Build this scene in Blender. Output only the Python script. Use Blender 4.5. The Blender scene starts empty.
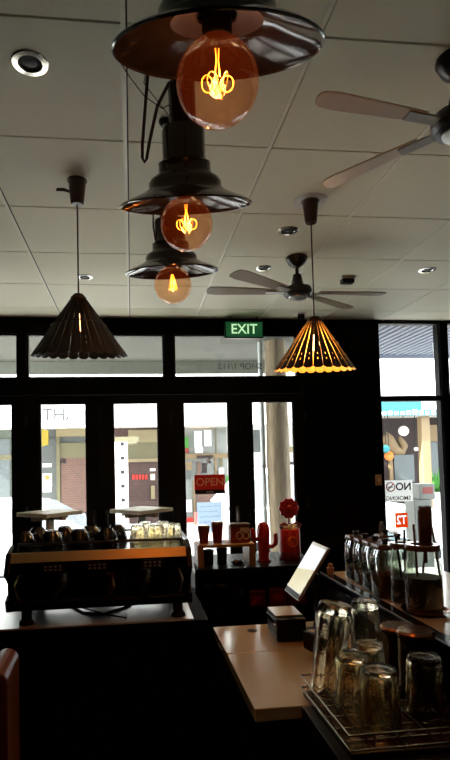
import bpy, bmesh, math, random
from mathutils import Vector, Matrix, Euler
random.seed(7)
S = bpy.context.scene
C = S.collection
PI = math.pi
CEIL = 2.815
YW = 4.88          # inner face of the shop front

# ------------------------------------------------------------------ materials
def mat(name, col, rough=.5, metal=0., var=.12, scale=18., bump=0., emis=None, estr=0., coat=0., spec=.5, stretch=None):
    m = bpy.data.materials.new(name); m.use_nodes = True
    nt = m.node_tree; b = nt.nodes['Principled BSDF']
    tc = nt.nodes.new('ShaderNodeTexCoord'); nz = nt.nodes.new('ShaderNodeTexNoise')
    nz.inputs['Scale'].default_value = scale; nz.inputs['Detail'].default_value = 4
    if stretch:
        mp = nt.nodes.new('ShaderNodeMapping'); mp.inputs['Scale'].default_value = stretch
        nt.links.new(tc.outputs['Object'], mp.inputs['Vector']); nt.links.new(mp.outputs['Vector'], nz.inputs['Vector'])
    else:
        nt.links.new(tc.outputs['Object'], nz.inputs['Vector'])
    mx = nt.nodes.new('ShaderNodeMix'); mx.data_type = 'RGBA'
    mx.inputs['A'].default_value = tuple(c*(1-var) for c in col)+(1,)
    mx.inputs['B'].default_value = tuple(min(1, c*(1+var)) for c in col)+(1,)
    nt.links.new(nz.outputs['Fac'], mx.inputs['Factor'])
    nt.links.new(mx.outputs['Result'], b.inputs['Base Color'])
    b.inputs['Roughness'].default_value = rough; b.inputs['Metallic'].default_value = metal
    b.inputs['Coat Weight'].default_value = coat; b.inputs['Specular IOR Level'].default_value = spec
    if bump:
        bp = nt.nodes.new('ShaderNodeBump'); bp.inputs['Strength'].default_value = bump; bp.inputs['Distance'].default_value = .01
        nt.links.new(nz.outputs['Fac'], bp.inputs['Height']); nt.links.new(bp.outputs['Normal'], b.inputs['Normal'])
    if emis:
        b.inputs['Emission Color'].default_value = tuple(emis)+(1,); b.inputs['Emission Strength'].default_value = estr
    return m

def brick_mat(name, c1, c2, mortar, scale=4.):
    m = mat(name, c1, .85); nt = m.node_tree; b = nt.nodes['Principled BSDF']
    tc = nt.nodes.new('ShaderNodeTexCoord'); sp = nt.nodes.new('ShaderNodeSeparateXYZ'); cb = nt.nodes.new('ShaderNodeCombineXYZ')
    br = nt.nodes.new('ShaderNodeTexBrick'); br.inputs['Scale'].default_value = scale
    br.inputs['Color1'].default_value = c1+(1,); br.inputs['Color2'].default_value = c2+(1,); br.inputs['Mortar'].default_value = mortar+(1,)
    nt.links.new(tc.outputs['Object'], sp.inputs[0]); nt.links.new(sp.outputs['X'], cb.inputs['X']); nt.links.new(sp.outputs['Z'], cb.inputs['Y'])
    nt.links.new(cb.outputs[0], br.inputs['Vector']); nt.links.new(br.outputs['Color'], b.inputs['Base Color'])
    return m

def clear(name, tint=(1, 1, 1), gloss=.06, rough=.02, edge=.6, emis=None, estr=0.):
    """thin clear glass: mostly see-through, mirror-like towards grazing angles"""
    m = bpy.data.materials.new(name); m.use_nodes = True; nt = m.node_tree; nt.nodes.clear()
    out = nt.nodes.new('ShaderNodeOutputMaterial'); tr = nt.nodes.new('ShaderNodeBsdfTransparent'); gl = nt.nodes.new('ShaderNodeBsdfGlossy')
    tr.inputs['Color'].default_value = tuple(tint)+(1,); gl.inputs['Roughness'].default_value = rough
    lw = nt.nodes.new('ShaderNodeLayerWeight'); lw.inputs['Blend'].default_value = .25
    mr = nt.nodes.new('ShaderNodeMapRange'); mr.inputs['To Min'].default_value = gloss; mr.inputs['To Max'].default_value = edge
    nt.links.new(lw.outputs['Facing'], mr.inputs['Value'])
    mx = nt.nodes.new('ShaderNodeMixShader'); nt.links.new(mr.outputs[0], mx.inputs[0])
    nt.links.new(tr.outputs[0], mx.inputs[1]); nt.links.new(gl.outputs[0], mx.inputs[2])
    last = mx
    if emis:
        em = nt.nodes.new('ShaderNodeEmission'); em.inputs['Color'].default_value = tuple(emis)+(1,); em.inputs['Strength'].default_value = estr
        ad = nt.nodes.new('ShaderNodeAddShader'); nt.links.new(mx.outputs[0], ad.inputs[0]); nt.links.new(em.outputs[0], ad.inputs[1]); last = ad
    nt.links.new(last.outputs[0], out.inputs['Surface'])
    return m

def sheet(name, col, trans=.75):
    """thin printed paper or film that daylight shines through"""
    m = mat(name, col, .7, var=.03); nt = m.node_tree; b = nt.nodes['Principled BSDF']; out = nt.nodes['Material Output']
    tl = nt.nodes.new('ShaderNodeBsdfTranslucent'); tl.inputs['Color'].default_value = tuple(col)+(1,)
    mx = nt.nodes.new('ShaderNodeMixShader'); mx.inputs[0].default_value = trans
    nt.links.new(b.outputs[0], mx.inputs[1]); nt.links.new(tl.outputs[0], mx.inputs[2]); nt.links.new(mx.outputs[0], out.inputs['Surface'])
    return m

def real_glass(name, col=(1, 1, 1), rough=.0, bump=0., scale=60):
    m = mat(name, col, rough, var=.0, scale=scale, bump=bump); b = m.node_tree.nodes['Principled BSDF']
    b.inputs['Transmission Weight'].default_value = 1; b.inputs['IOR'].default_value = 1.47
    return m

M = {}
M['tile'] = mat('ceiling_tile', (.80, .775, .60), .62, var=.05, scale=2.2, bump=.06)
M['tbar'] = mat('ceiling_tbar', (.86, .84, .68), .4, var=.03)
M['slot'] = mat('ceiling_slot', (.02, .02, .018), .9)
M['black'] = mat('black_paint', (.006, .005, .005), .55, var=.3, spec=.25)
M['frame'] = mat('black_frame_paint', (.0028, .002, .002), .5, var=.3, spec=.15)
M['darkwall'] = mat('dark_wall', (.003, .0022, .0022), .8, var=.3, spec=.08)
M['floor'] = mat('pale_timber_floor', (.20, .165, .12), .6, var=.2, scale=6, spec=.2)
M['pane'] = clear('window_pane', (.97, .98, .98), .025, .01, .35)
M['enamel'] = mat('black_enamel', (.008, .007, .007), .16, var=.2, spec=.5, coat=.4)
M['blackmetal'] = mat('black_metal', (.012, .010, .010), .3, var=.2)
M['blackplastic'] = mat('black_plastic', (.005, .005, .005), .4, var=.2, spec=.25)
M['cable'] = mat('black_cable', (.006, .006, .006), .5)
M['amber'] = clear('amber_bulb_glass', (1.0, .81, .60), .03, .03, .5, (1, .10, .01), .012)
M['filament'] = mat('glowing_filament', (1, .5, .1), .5, emis=(1, .34, .025), estr=.85)
M['lampbrass'] = mat('lamp_socket_brass', (.45, .22, .07), .3, 1)
M['lining'] = mat('black_shade_lining', (.006, .005, .005), .10, var=.2, spec=.14)
M['copper'] = mat('shade_inner_black', (.004, .002, .0015), .55, spec=.2)
M['slatwood'] = mat('dark_slat_wood', (.010, .006, .005), .6, var=.3, scale=30, stretch=(1, 1, .2))
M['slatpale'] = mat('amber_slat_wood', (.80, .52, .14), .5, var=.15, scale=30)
M['cup_brown'] = mat('brown_ceiling_cup', (.045, .020, .014), .35, var=.2)
M['warmbulb'] = mat('warm_bulb_glass', (1, .7, .4), .3, emis=(1, .62, .28), estr=4)
M['dimbulb'] = mat('dim_bulb_glass', (1, .6, .3), .3, emis=(1, .55, .22), estr=2.2)
M['chrome'] = mat('chrome', (.75, .74, .70), .15, 1, var=.04)
M['steel'] = mat('brushed_steel', (.55, .54, .52), .3, 1, var=.08, scale=80)
M['whiteplastic'] = mat('white_plastic', (.75, .74, .70), .4, var=.04)
M['fanblade'] = mat('pale_fan_blade', (.92, .91, .86), .30, .0, var=.03)
M['fanwood'] = mat('brown_fan_blade', (.30, .23, .15), .4, var=.2, stretch=(.3, 4, 4))
M['brass'] = mat('brushed_brass', (.80, .58, .27), .34, 1, var=.06, scale=60, stretch=(.05, 1, 1))
M['gloss_black'] = mat('gloss_black_machine', (.003, .0025, .0025), .25, var=.2, spec=.3)
M['button'] = mat('pale_button', (.35, .33, .30), .5)
M['teal'] = mat('machine_steel_shadow', (.18, .17, .16), .35, 1)
M['laminate'] = mat('beige_laminate', (.84, .72, .50), .16, var=.04, scale=40, coat=1.0)
for n_ in ('laminate', 'bench'):
    q_ = M[n_].node_tree.nodes['Principled BSDF'] if n_ in M else None
    if q_: q_.inputs['Coat Roughness'].default_value = .14; q_.inputs['Coat IOR'].default_value = 1.75
M['counterdark'] = mat('dark_cabinet', (.0035, .0025, .0025), .6, var=.3, spec=.12)
M['bench'] = mat('machine_bench_top', (.66, .63, .56), .22, var=.05, scale=30)
M['oak'] = mat('warm_oak', (.42, .24, .10), .45, var=.2, scale=14, stretch=(4, 4, .5))
M['redwood'] = mat('red_brown_timber', (.22, .065, .022), .35, var=.25, scale=10, stretch=(6, 6, .6), coat=.2)
M['red'] = mat('red_paint', (.42, .012, .012), .4, var=.08)
M['brightred'] = mat('bright_red', (.62, .03, .02), .4, var=.06)
M['darkred'] = mat('dark_red', (.20, .010, .010), .4, var=.12)
M['maroon'] = mat('maroon_card', (.24, .03, .02), .5, var=.1)
M['cream'] = mat('cream', (.75, .66, .48), .5, var=.05)
M['white'] = mat('white_paint', (.82, .82, .80), .5, var=.03)
M['paper'] = mat('bluish_paper', (.70, .78, .86), .7, var=.03)
M['f_white'] = sheet('white_film', (.85, .85, .84)); M['f_paper'] = sheet('pale_blue_sheet', (.66, .76, .88)); M['f_orange'] = sheet('orange_film', (.85, .20, .03)); M['f_blue'] = sheet('blue_film', (.05, .16, .60)); M['f_red'] = sheet('red_sign_board', (.70, .03, .02), .25)
M['ink'] = mat('blue_ink', (.05, .09, .22), .7)
M['inkblack'] = mat('black_ink', (.012, .012, .012), .7)
M['inkgrey'] = mat('grey_lettering', (.045, .045, .042), .7)
M['exitgreen'] = mat('exit_green', (.01, .10, .03), .4, var=.04, emis=(.010, .10, .03), estr=.22)
M['exitwhite'] = mat('exit_letters', (.8, 1, .8), .4, var=0, emis=(.55, .95, .50), estr=.34)
M['jar'] = clear('jar_glass', (.90, .93, .88), .07, .03, .85)
M['glass'] = real_glass('tumbler_glass', (1.0, .93, .74), .0, .25, 45)  # amber tint stands for beige reflections along the glass edges
M['beans'] = mat('dark_beans', (.020, .010, .006), .55, var=.5, scale=120, bump=.8)
M['cookies'] = mat('brown_biscuits', (.16, .075, .03), .7, var=.4, scale=60, bump=.6)
M['lidwood'] = mat('jar_lid_brown', (.16, .085, .045), .28, var=.25, scale=20, coat=.4)
M['paddle'] = mat('paddle_wood', (.13, .045, .022), .5, var=.3, scale=30, stretch=(4, 4, .6))
M['bronze'] = mat('bronze_lid', (.32, .15, .08), .25, 1, var=.1)
M['screen'] = mat('tablet_bezel', (.62, .60, .54), .3, .6)
M['reflectpale'] = mat('screen_reflection_pale', (.8, .85, .85), .2, var=.02, emis=(.72, .80, .82), estr=.36)  # pale half of the room's reflection, painted as glowing screen colour
M['reflectolive'] = mat('screen_reflection_khaki', (.5, .48, .25), .2, var=.02, emis=(.52, .46, .20), estr=.30)  # khaki half of the same painted reflection
M['rubber'] = mat('black_rubber', (.008, .007, .007), .5, var=.3, spec=.3)
M['redtray'] = mat('maroon_tray', (.05, .008, .006), .22, var=.3, coat=.3)
M['wire'] = mat('rack_wire', (.62, .60, .55), .25, 1)
M['cork'] = mat('cork', (.55, .30, .14), .7, var=.2, scale=80)
# outside
M['pavement'] = mat('pale_pavement', (.62, .60, .56), .9, var=.1, scale=3)
M['asphalt'] = mat('sunlit_asphalt', (.30, .30, .31), .9, var=.12, scale=30)
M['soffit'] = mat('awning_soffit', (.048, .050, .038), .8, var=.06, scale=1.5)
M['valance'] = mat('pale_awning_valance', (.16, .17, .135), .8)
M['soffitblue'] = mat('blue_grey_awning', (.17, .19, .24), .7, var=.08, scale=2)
M['bark'] = mat('flaking_timber', (.34, .27, .18), .9, var=.55, scale=9, bump=.8, stretch=(3, 3, .5))
M['pipe'] = mat('pale_pipe', (.62, .68, .68), .5, var=.1)
M['carwhite'] = mat('white_car_paint', (.85, .86, .87), .25, var=.02, coat=.5)
M['carglass'] = mat('car_window', (.26, .30, .32), .06, var=.1)  # paler base colour stands for sky reflected in the car glass
M['tyre'] = mat('tyre', (.02, .02, .02), .8)
M['carlamp'] = mat('car_lamp', (.6, .6, .6), .1, .5)
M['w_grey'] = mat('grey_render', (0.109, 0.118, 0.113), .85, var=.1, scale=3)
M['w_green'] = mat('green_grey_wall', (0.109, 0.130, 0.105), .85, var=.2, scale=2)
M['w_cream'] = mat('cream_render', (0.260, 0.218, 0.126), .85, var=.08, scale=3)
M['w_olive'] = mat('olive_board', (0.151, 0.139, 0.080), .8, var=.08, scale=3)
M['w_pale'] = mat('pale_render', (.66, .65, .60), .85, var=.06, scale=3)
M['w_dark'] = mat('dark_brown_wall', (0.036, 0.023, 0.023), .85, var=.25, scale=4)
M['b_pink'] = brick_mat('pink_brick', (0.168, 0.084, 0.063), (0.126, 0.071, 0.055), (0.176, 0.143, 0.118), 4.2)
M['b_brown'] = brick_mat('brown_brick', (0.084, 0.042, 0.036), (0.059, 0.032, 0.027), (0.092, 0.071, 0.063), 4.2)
M['fasciawhite'] = mat('white_fascia', (.85, .85, .84), .6, var=.02)
M['turq'] = mat('turquoise_fascia', (0.021, 0.210, 0.244), .5, var=.05)
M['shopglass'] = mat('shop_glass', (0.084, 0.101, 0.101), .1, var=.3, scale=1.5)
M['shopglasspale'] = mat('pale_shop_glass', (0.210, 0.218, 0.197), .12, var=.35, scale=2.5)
M['timber'] = mat('tan_timber', (0.218, 0.151, 0.076), .6, var=.15, stretch=(6, 6, .7))
M['yellow'] = mat('yellow_sign', (0.357, 0.260, 0.017), .5, var=.05)
M['orange'] = mat('orange_sign', (.85, .20, .03), .5, var=.04)
M['blue'] = mat('blue_print', (.04, .14, .52), .5, var=.05)
M['salmon'] = mat('pale_orange_lettering', (1, .55, .32), .5)
M['green'] = mat('leaf_green', (.06, .24, .04), .6, var=.3, scale=30)
M['meter'] = mat('grey_meter', (0.176, 0.181, 0.160), .6, var=.06)
M['panelblue'] = mat('pale_blue_panel', (.17, .20, .23), .6, var=.08)
M['globe'] = mat('white_globe', (.88, .86, .82), .4, var=.03)

# ------------------------------------------------------------------ mesh builder
class MB:
    def __init__(s): s.bm = bmesh.new(); s.m = Matrix.Identity(4); s.mi = 0
    def v(s, p): return s.bm.verts.new(s.m @ Vector(p))
    def f(s, vs):
        try: fc = s.bm.faces.new(vs); fc.material_index = s.mi; return fc
        except ValueError: return None
    def box(s, x0, x1, y0, y1, z0, z1):
        p = [s.v((x, y, z)) for z in (z0, z1) for y in (y0, y1) for x in (x0, x1)]
        for q in ((0, 2, 3, 1), (4, 5, 7, 6), (0, 1, 5, 4), (2, 6, 7, 3), (0, 4, 6, 2), (1, 3, 7, 5)): s.f([p[i] for i in q])
        return s
    def lathe(s, prof, n=28, cx=0, cy=0, closed=False, fac=None):
        rings = []
        for k, (r, z) in enumerate(prof):
            if r < 1e-6: rings.append([s.v((cx, cy, z))])
            else: rings.append([s.v((cx+r*math.cos(2*PI*i/n)*(fac(i, k) if fac else 1), cy+r*math.sin(2*PI*i/n)*(fac(i, k) if fac else 1), z)) for i in range(n)])
        pairs = list(zip(rings, rings[1:]))
        if closed: pairs.append((rings[-1], rings[0]))
        for a, b in pairs:
            if len(a) == 1 and len(b) == 1: continue
            for i in range(n):
                j = (i+1) % n
                if len(a) == 1: s.f([a[0], b[j], b[i]])
                elif len(b) == 1: s.f([a[i], a[j], b[0]])
                else: s.f([a[i], a[j], b[j], b[i]])
        return s
    def cyl(s, r, z0, z1, n=24, cx=0, cy=0): return s.lathe([(0, z0), (r, z0), (r, z1), (0, z1)], n, cx, cy)
    def tube(s, pts, r, n=8, closed=False):
        pts = [Vector(p) for p in pts]; rings = []; N = len(pts); up = None
        for i, p in enumerate(pts):
            a = pts[i-1] if (i > 0 or closed) else p; b = pts[(i+1) % N] if (i < N-1 or closed) else p
            t = (b-a).normalized()
            if up is None:
                up = Vector((0, 0, 1)) if abs(t.z) < .9 else Vector((1, 0, 0))
            u = (up-t*up.dot(t)).normalized(); w = t.cross(u); up = u
            rr = r[i] if isinstance(r, (list, tuple)) else r
            rings.append([s.v(p+(u*math.cos(2*PI*k/n)+w*math.sin(2*PI*k/n))*rr) for k in range(n)])
        prs = list(zip(rings, rings[1:]))
        if closed: prs.append((rings[-1], rings[0]))
        for a, b in prs:
            for k in range(n): s.f([a[k], a[(k+1) % n], b[(k+1) % n], b[k]])
        if not closed: s.f(rings[0][::-1]); s.f(rings[-1])
        return s
    def prism(s, poly, a, b, axis='y'):
        """extrude a 2-D outline: axis y takes (x,z), axis x takes (y,z), axis z takes (x,y)"""
        def P(p, t): return {'y': (p[0], t, p[1]), 'x': (t, p[0], p[1]), 'z': (p[0], p[1], t)}[axis]
        A = [s.v(P(p, a)) for p in poly]; B = [s.v(P(p, b)) for p in poly]
        s.f(A); s.f(B[::-1]); n = len(poly)
        for i in range(n): s.f([A[i], B[i], B[(i+1) % n], A[(i+1) % n]])
        return s
    def sphere(s, r, c=(0, 0, 0), n=24, m=14, sz=1.):
        return s.lathe([(r*math.sin(PI*k/m), c[2]-r*sz*math.cos(PI*k/m)) if 0 < k < m else (0, c[2]-r*sz*math.cos(PI*k/m)) for k in range(m+1)], n, c[0], c[1])
    def build(s, name, m, parent=None, loc=None, rot=None, smooth=False, bevel=0., solid=0.):
        bmesh.ops.recalc_face_normals(s.bm, faces=s.bm.faces)
        me = bpy.data.meshes.new(name); s.bm.to_mesh(me); s.bm.free()
        for x in (m if isinstance(m, (list, tuple)) else [m]): me.materials.append(x)
        if smooth:
            for p in me.polygons: p.use_smooth = True
            me.set_sharp_from_angle(angle=math.radians(38))
        o = bpy.data.objects.new(name, me); C.objects.link(o)
        if parent: o.parent = parent
        if loc: o.location = loc
        if rot: o.rotation_euler = rot
        if solid: d = o.modifiers.new('solid', 'SOLIDIFY'); d.thickness = solid; d.offset = 0
        if bevel: d = o.modifiers.new('bevel', 'BEVEL'); d.width = bevel; d.segments = 2; d.limit_method = 'ANGLE'
        return o

def tag(o, label, cat, group=None, kind=None):
    o['label'] = label; o['category'] = cat
    if group: o['group'] = group
    if kind: o['kind'] = kind
    return o
def thing(name, label, cat, loc=(0, 0, 0), rotz=0, group=None):
    o = bpy.data.objects.new(name, None); C.objects.link(o); o.empty_display_size = .05
    o.location = loc; o.rotation_euler = (0, 0, rotz)
    return tag(o, label, cat, group)
def struct(o, label=None):
    o['kind'] = 'structure'
    if label: o['label'] = label
    return o
def copy_tree(o, parent=None):
    c = o.copy(); C.objects.link(c)
    if parent: c.parent = parent
    for ch in list(o.children): copy_tree(ch, c)
    return c
def text(name, s, size, m, parent, loc, rot, ext=.001, align='CENTER', label=None, bold=0., sx=1.):
    cu = bpy.data.curves.new(name, 'FONT'); cu.body = s; cu.size = size; cu.extrude = ext; cu.align_x = align; cu.align_y = 'CENTER'; cu.offset = bold
    cu.materials.append(m)
    tmp = bpy.data.objects.new(name+'_outline', cu); C.objects.link(tmp); bpy.context.view_layer.update()
    me = bpy.data.meshes.new_from_object(tmp.evaluated_get(bpy.context.evaluated_depsgraph_get())); bpy.data.objects.remove(tmp)
    o = bpy.data.objects.new(name, me); C.objects.link(o); o.parent = parent; o.location = loc; o.rotation_euler = rot; o.scale = (sx, 1, 1)
    if label: o['label'] = label
    return o
INSIDE = (PI/2, 0, 0)        # lettering that faces into the cafe
OUTSIDE = (PI/2, 0, PI)      # lettering that faces the street, so it reads mirrored from inside

# ------------------------------------------------------------------ camera
cx, cy, F = 194.7, 435.8, 545.3
pit, yaw, rol = .0496, .1162, -.0233
fw = Vector((math.sin(yaw)*math.cos(pit), math.cos(yaw)*math.cos(pit), math.sin(pit)))
rt = fw.cross(Vector((0, 0, 1))).normalized(); up = rt.cross(fw)
c_, s_ = math.cos(rol), math.sin(rol)
rt, up = c_*rt+s_*up, -s_*rt+c_*up
cam = bpy.data.cameras.new('camera'); co = bpy.data.objects.new('camera', cam); C.objects.link(co)
mw = Matrix((rt, up, -fw)).transposed().to_4x4(); mw.translation = (0, 0, 1.5); co.matrix_world = mw
cam.sensor_width = 36; cam.sensor_fit = 'AUTO'; cam.lens = F/760*36
cam.shift_x = (225-cx)/760; cam.shift_y = (cy-380)/760; cam.clip_start = .05; cam.clip_end = 300
S.camera = co
def at(x, y, Y):
    """world point that a pixel of the photograph shows at depth Y"""
    d = fw*F+rt*(x-cx)+up*(cy-y)
    return d*(Y/d.y)+Vector((0, 0, 1.5))

# ------------------------------------------------------------------ room shell
RX0, RX1, RY0 = -1.75, 3.85, -2.6
b = MB()
xs = [-2.4+.6*i for i in range(12)]; ys = [1.575+.6*j for j in range(-7, 6)]
g = .005
for i, x in enumerate(xs):
    for y in ys:
        x0, x1 = max(x+.010, RX0-.1), min(x+.590, RX1+.1); y0, y1 = y+g, min(y+.6-g, YW+.02)
        if x1 > x0 and y1 > y0: b.box(x0, x1, y0, y1, CEIL, CEIL+.012)
b.mi = 1
for x in xs:
    if RX0 < x < RX1: b.box(x-.0105, x+.0045, RY0, YW+.02, CEIL-.004, CEIL+.001)
b.mi = 2
b.box(RX0-.1, RX1+.1, RY0-.1, YW+.14, CEIL+.02, CEIL+.08)
struct(b.build('ceiling', [M['tile'], M['tbar'], M['slot']]))
struct(MB().box(RX0-.1, RX1+.1, RY0-.1, YW+.14, -.1, 0).build('floor', M['floor']))
struct(MB().box(RX0-.12, RX0, RY0-.1, YW, 0, CEIL+.02).build('wall_left', M['darkwall']))
struct(MB().box(RX1, RX1+.12, RY0-.1, YW, 0, CEIL+.02).build('wall_right', M['darkwall']))
struct(MB().box(RX0, RX1, RY0-.12, RY0, 0, CEIL+.02).build('wall_back', M['darkwall']))
Y0, Y1 = YW, YW+.12
b = MB()
DXL, DXR = -1.545, 1.60
b.box(RX0-.1, DXL, Y0, Y1, 0, CEIL+.02)                    # beside the folding doors
b.box(DXL, DXR, Y0, Y1, 2.675, CEIL+.02)                    # head over the transoms
b.box(DXL, DXR, Y0, Y1, 2.125, 2.272)                       # rail over the doors
for x0, x1 in ((-.973, -.905), (.313, .394), (1.555, DXR)): b.box(x0, x1, Y0, Y1, 2.272, 2.675)
b.box(DXR, 2.347, Y0-.005, Y1, 0, CEIL+.02)                   # solid wall between the doors and the window
b.box(2.347, RX1+.1, Y0, Y1, 0, .22); b.box(2.347, RX1+.1, Y0, Y1, 2.797, CEIL+.02)
b.box(2.965, 3.045, Y0, Y1, .22, 2.797); b.box(3.62, RX1+.1, Y0, Y1, .22, 2.797)
struct(b.build('wall_front', M['darkwall']))
# transom lights over the doors
for k, (x0, x1) in enumerate(((DXL, -.973), (-.905, .313), (.394, 1.555))):
    b = MB(); t = .018
    b.box(x0, x1, Y0+.02, Y0+.07, 2.272, 2.272+t); b.box(x0, x1, Y0+.02, Y0+.07, 2.675-t, 2.675)
    b.box(x0, x0+t, Y0+.02, Y0+.07, 2.272+t, 2.675-t); b.box(x1-t, x1, Y0+.02, Y0+.07, 2.272+t, 2.675-t)
    w = struct(b.build('window_%d' % (k+1), M['frame']))
    MB().box(x0+t, x1-t, Y0+.04, Y0+.046, 2.272+t, 2.675-t).build('pane', M['pane'], w)
    if k == 2:
        p = at(240, 366.5, Y0+.035)
        text('lettering', 'SHOP 1/112', .078, M['inkgrey'], w, (p.x, Y0+.038, p.z), OUTSIDE, .0008, sx=1.05, label='grey shop number lettering')
# folding door leaves
leaves = [(-1.43, -1.026), (-.796, -.391), (-.159, .245), (.47, .887), (1.101, 1.501)]
edges = [DXL, -.911, -.275, .3575, .994, DXR]
for k, (g0, g1) in enumerate(leaves):
    x0, x1 = edges[k]+.0004, edges[k+1]-.0004
    b = MB(); ya, yb = Y0+.01, Y0+.06
    b.box(x0, g0, ya, yb, .02, 2.12); b.box(g1, x1, ya, yb, .02, 2.12)
    b.box(g0, g1, ya, yb, .02, .30); b.box(g0, g1, ya, yb, 2.043, 2.12)
    for u, v_ in ((g0, g0+.012), (g1-.012, g1)): b.box(u, v_, ya+.012, yb-.012, .30, 2.043)
    d = struct(b.build('door_%d' % (k+1), M['frame']))
    MB().box(g0+.012, g1-.012, Y0+.032, Y0+.038, .30, 2.043).build('pane', M['pane'], d)
    hx = x1-.05 if k % 2 else x0+.05
    h = MB(); h.box(hx-.014, hx+.014, ya-.008, ya, .93, 1.10); h.m = Matrix.Translation((hx, ya-.04, 1.02))
    h.box(-.008, .008, -.005, .032, -.008, .008); h.box(-.012, .012, -.012, -.004, -.05, .05)
    h.build('door_handle', M['steel'] if k == 3 else M['blackmetal'], d, bevel=.002)
    if k in (0, 2, 4):
        for hz in (.25, 1.1, 1.9): MB().cyl(.011, hz-.05, hz+.05, 12).build('hinge', M['blackmetal'], d, loc=(x1+.003, ya-.006, 0))
# side windows
for k, (x0, x1, z0, z1) in enumerate(((2.347, 2.965, .22, 2.797), (3.045, 3.62, .22, 2.797))):
    b = MB(); t = .012
    b.box(x0, x0+t, Y0+.02, Y0+.09, z0, z1); b.box(x1-t, x1, Y0+.02, Y0+.09, z0, z1)
    b.box(x0, x1, Y0+.02, Y0+.09, z1-t, z1); b.box(x0, x1, Y0+.02, Y0+.09, z0, z0+.03); b.box(x0, x1, Y0, Y0+.09, 2.040, 2.090)
    w = struct(b.build('window_%d' % (k+4), M['frame']))
    MB().box(x0+t, x1-t, Y0+.055, Y0+.061, z0+.03, 2.040).build('pane', M['pane'], w)
    MB().box(x0+t, x1-t, Y0+.055, Y0+.061, 2.090, z1-t).build('pane', M['pane'], w)

# ------------------------------------------------------------------ ceiling fittings
def downlight(x, y, r, label):
    t = thing('downlight', label, 'ceiling light', (x, y, CEIL), group='round downlights in the ceiling')
    MB().lathe([(r*.62, .0), (r*.66, -.005), (r*.95, -.004), (r, -.001), (r*.95, -.0005), (r*.7, -.0005)], 32, closed=True).build('trim_ring', M['chrome'], t, smooth=True)
    MB().lathe([(r*.62, -.001), (r*.5, -.0015), (0, -.0015)], 24).build('lamp_well', M['slot'], t)
    MB().lathe([(r*.34, -.0018), (r*.28, -.003), (0, -.0035)], 24).build('lens', M['blackplastic'], t, smooth=True)
downlight(-.306, 1.763, .060, 'chrome ringed downlight alone near the big copper lit lamp, largest in view')
downlight(.912, 2.973, .060, 'chrome ringed downlight between the fluted shade cord cup and the ceiling fan canopy')
downlight(.919, 3.573, .055, 'small downlight behind the fan rod, second from the EXIT sign')
downlight(2.085, 3.553, .060, 'pale downlight on the bright ceiling tile near the tall side window')
downlight(-.301, 3.811, .055, 'small downlight beside the cord of the unlit dark slatted shade')
t = thing('smoke_detector', 'small white box detector on the ceiling over the fan blade', 'smoke detector', (1.573, 3.732, CEIL))
MB().box(-.05, .05, -.035, .035, -.012, 0).build('base', M['whiteplastic'], t)
MB().box(-.046, .046, -.03, .03, -.045, -.012).build('housing', M['blackplastic'], t, bevel=.008)
t = thing('ceiling_motion_sensor', 'tiny dark sensor on the ceiling just in front of the EXIT wall', 'sensor', (1.53, 4.68, CEIL))
MB().box(-.035, .035, -.02, .02, -.008, .002).build('base', M['whiteplastic'], t)
MB().box(-.03, .03, -.018, .018, -.05, -.008).build('housing', M['blackplastic'], t, bevel=.006)

# EXIT sign
p0, p1 = at(224, 321, 4.80), at(263.5, 338.5, 4.80)
cxs, czs, ww, hh = (p0.x+p1.x)/2, (p0.z+p1.z)/2, p1.x-p0.x, p0.z-p1.z
t = thing('exit_sign', 'green illuminated EXIT sign hanging from the ceiling above the doors', 'exit sign', (cxs, 4.80, czs))
MB().box(-ww/2, ww/2, -.012, .03, -hh/2, hh/2).build('housing', M['blackplastic'], t, bevel=.003)
MB().box(-ww/2+.012, ww/2-.012, -.015, -.012, -hh/2+.012, hh/2-.012).build('sign_face', M['exitgreen'], t)
text('lettering', 'EXIT', .125, M['exitwhite'], t, (0, -.0165, .0), INSIDE, .001, sx=.95, bold=.0015)
for q in (-.12, .12): MB().cyl(.006, hh/2, CEIL-czs, 10).build('hanger', M['blackmetal'], t, loc=(q, .01, 0))

# ------------------------------------------------------------------ industrial globe lamps
BZ, BR = -.048, .073
def filament_flower():
    b = MB()
    for k in range(5):
        a = 2*PI*k/5+.3
        m = Matrix.Rotation(a, 4, 'Z') @ Matrix.Translation((.019, 0, -.004)) @ Matrix.Rotation(.25, 4, 'Y') @ Matrix.Rotation(1.1, 4, 'Z')
        pts = [m @ Vector((0, .0115*math.cos(u), .0135*math.sin(u))) for u in [2*PI*i/20 for i in range(20)]]
        b.tube(pts, .0009, 6, True)
    for q in (-.003, .003): b.tube([(q, 0, .048), (q*.6, 0, .03), (q*1.6, .0, .006)], .0010, 6)
    b.tube([(.004, 0, -.012), (.008, 0, -.03)], .0009, 6); b.tube([(-.002, 0, -.014), (-.004, .002, -.024)], .0009, 6)
    return b
def filament_cage():
    b = MB()
    for k in range(7):
        a = 2*PI*k/7; a2 = a+PI/7
        b.tube([(.003*math.cos(a), .003*math.sin(a), .036), (.018*math.cos(a), .018*math.sin(a), -.024)], .0013, 6)
        b.tube([(.018*math.cos(a), .018*math.sin(a), -.024), (.006*math.cos(a2), .006*math.sin(a2), .01)], .0013, 6)
    return b
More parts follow.
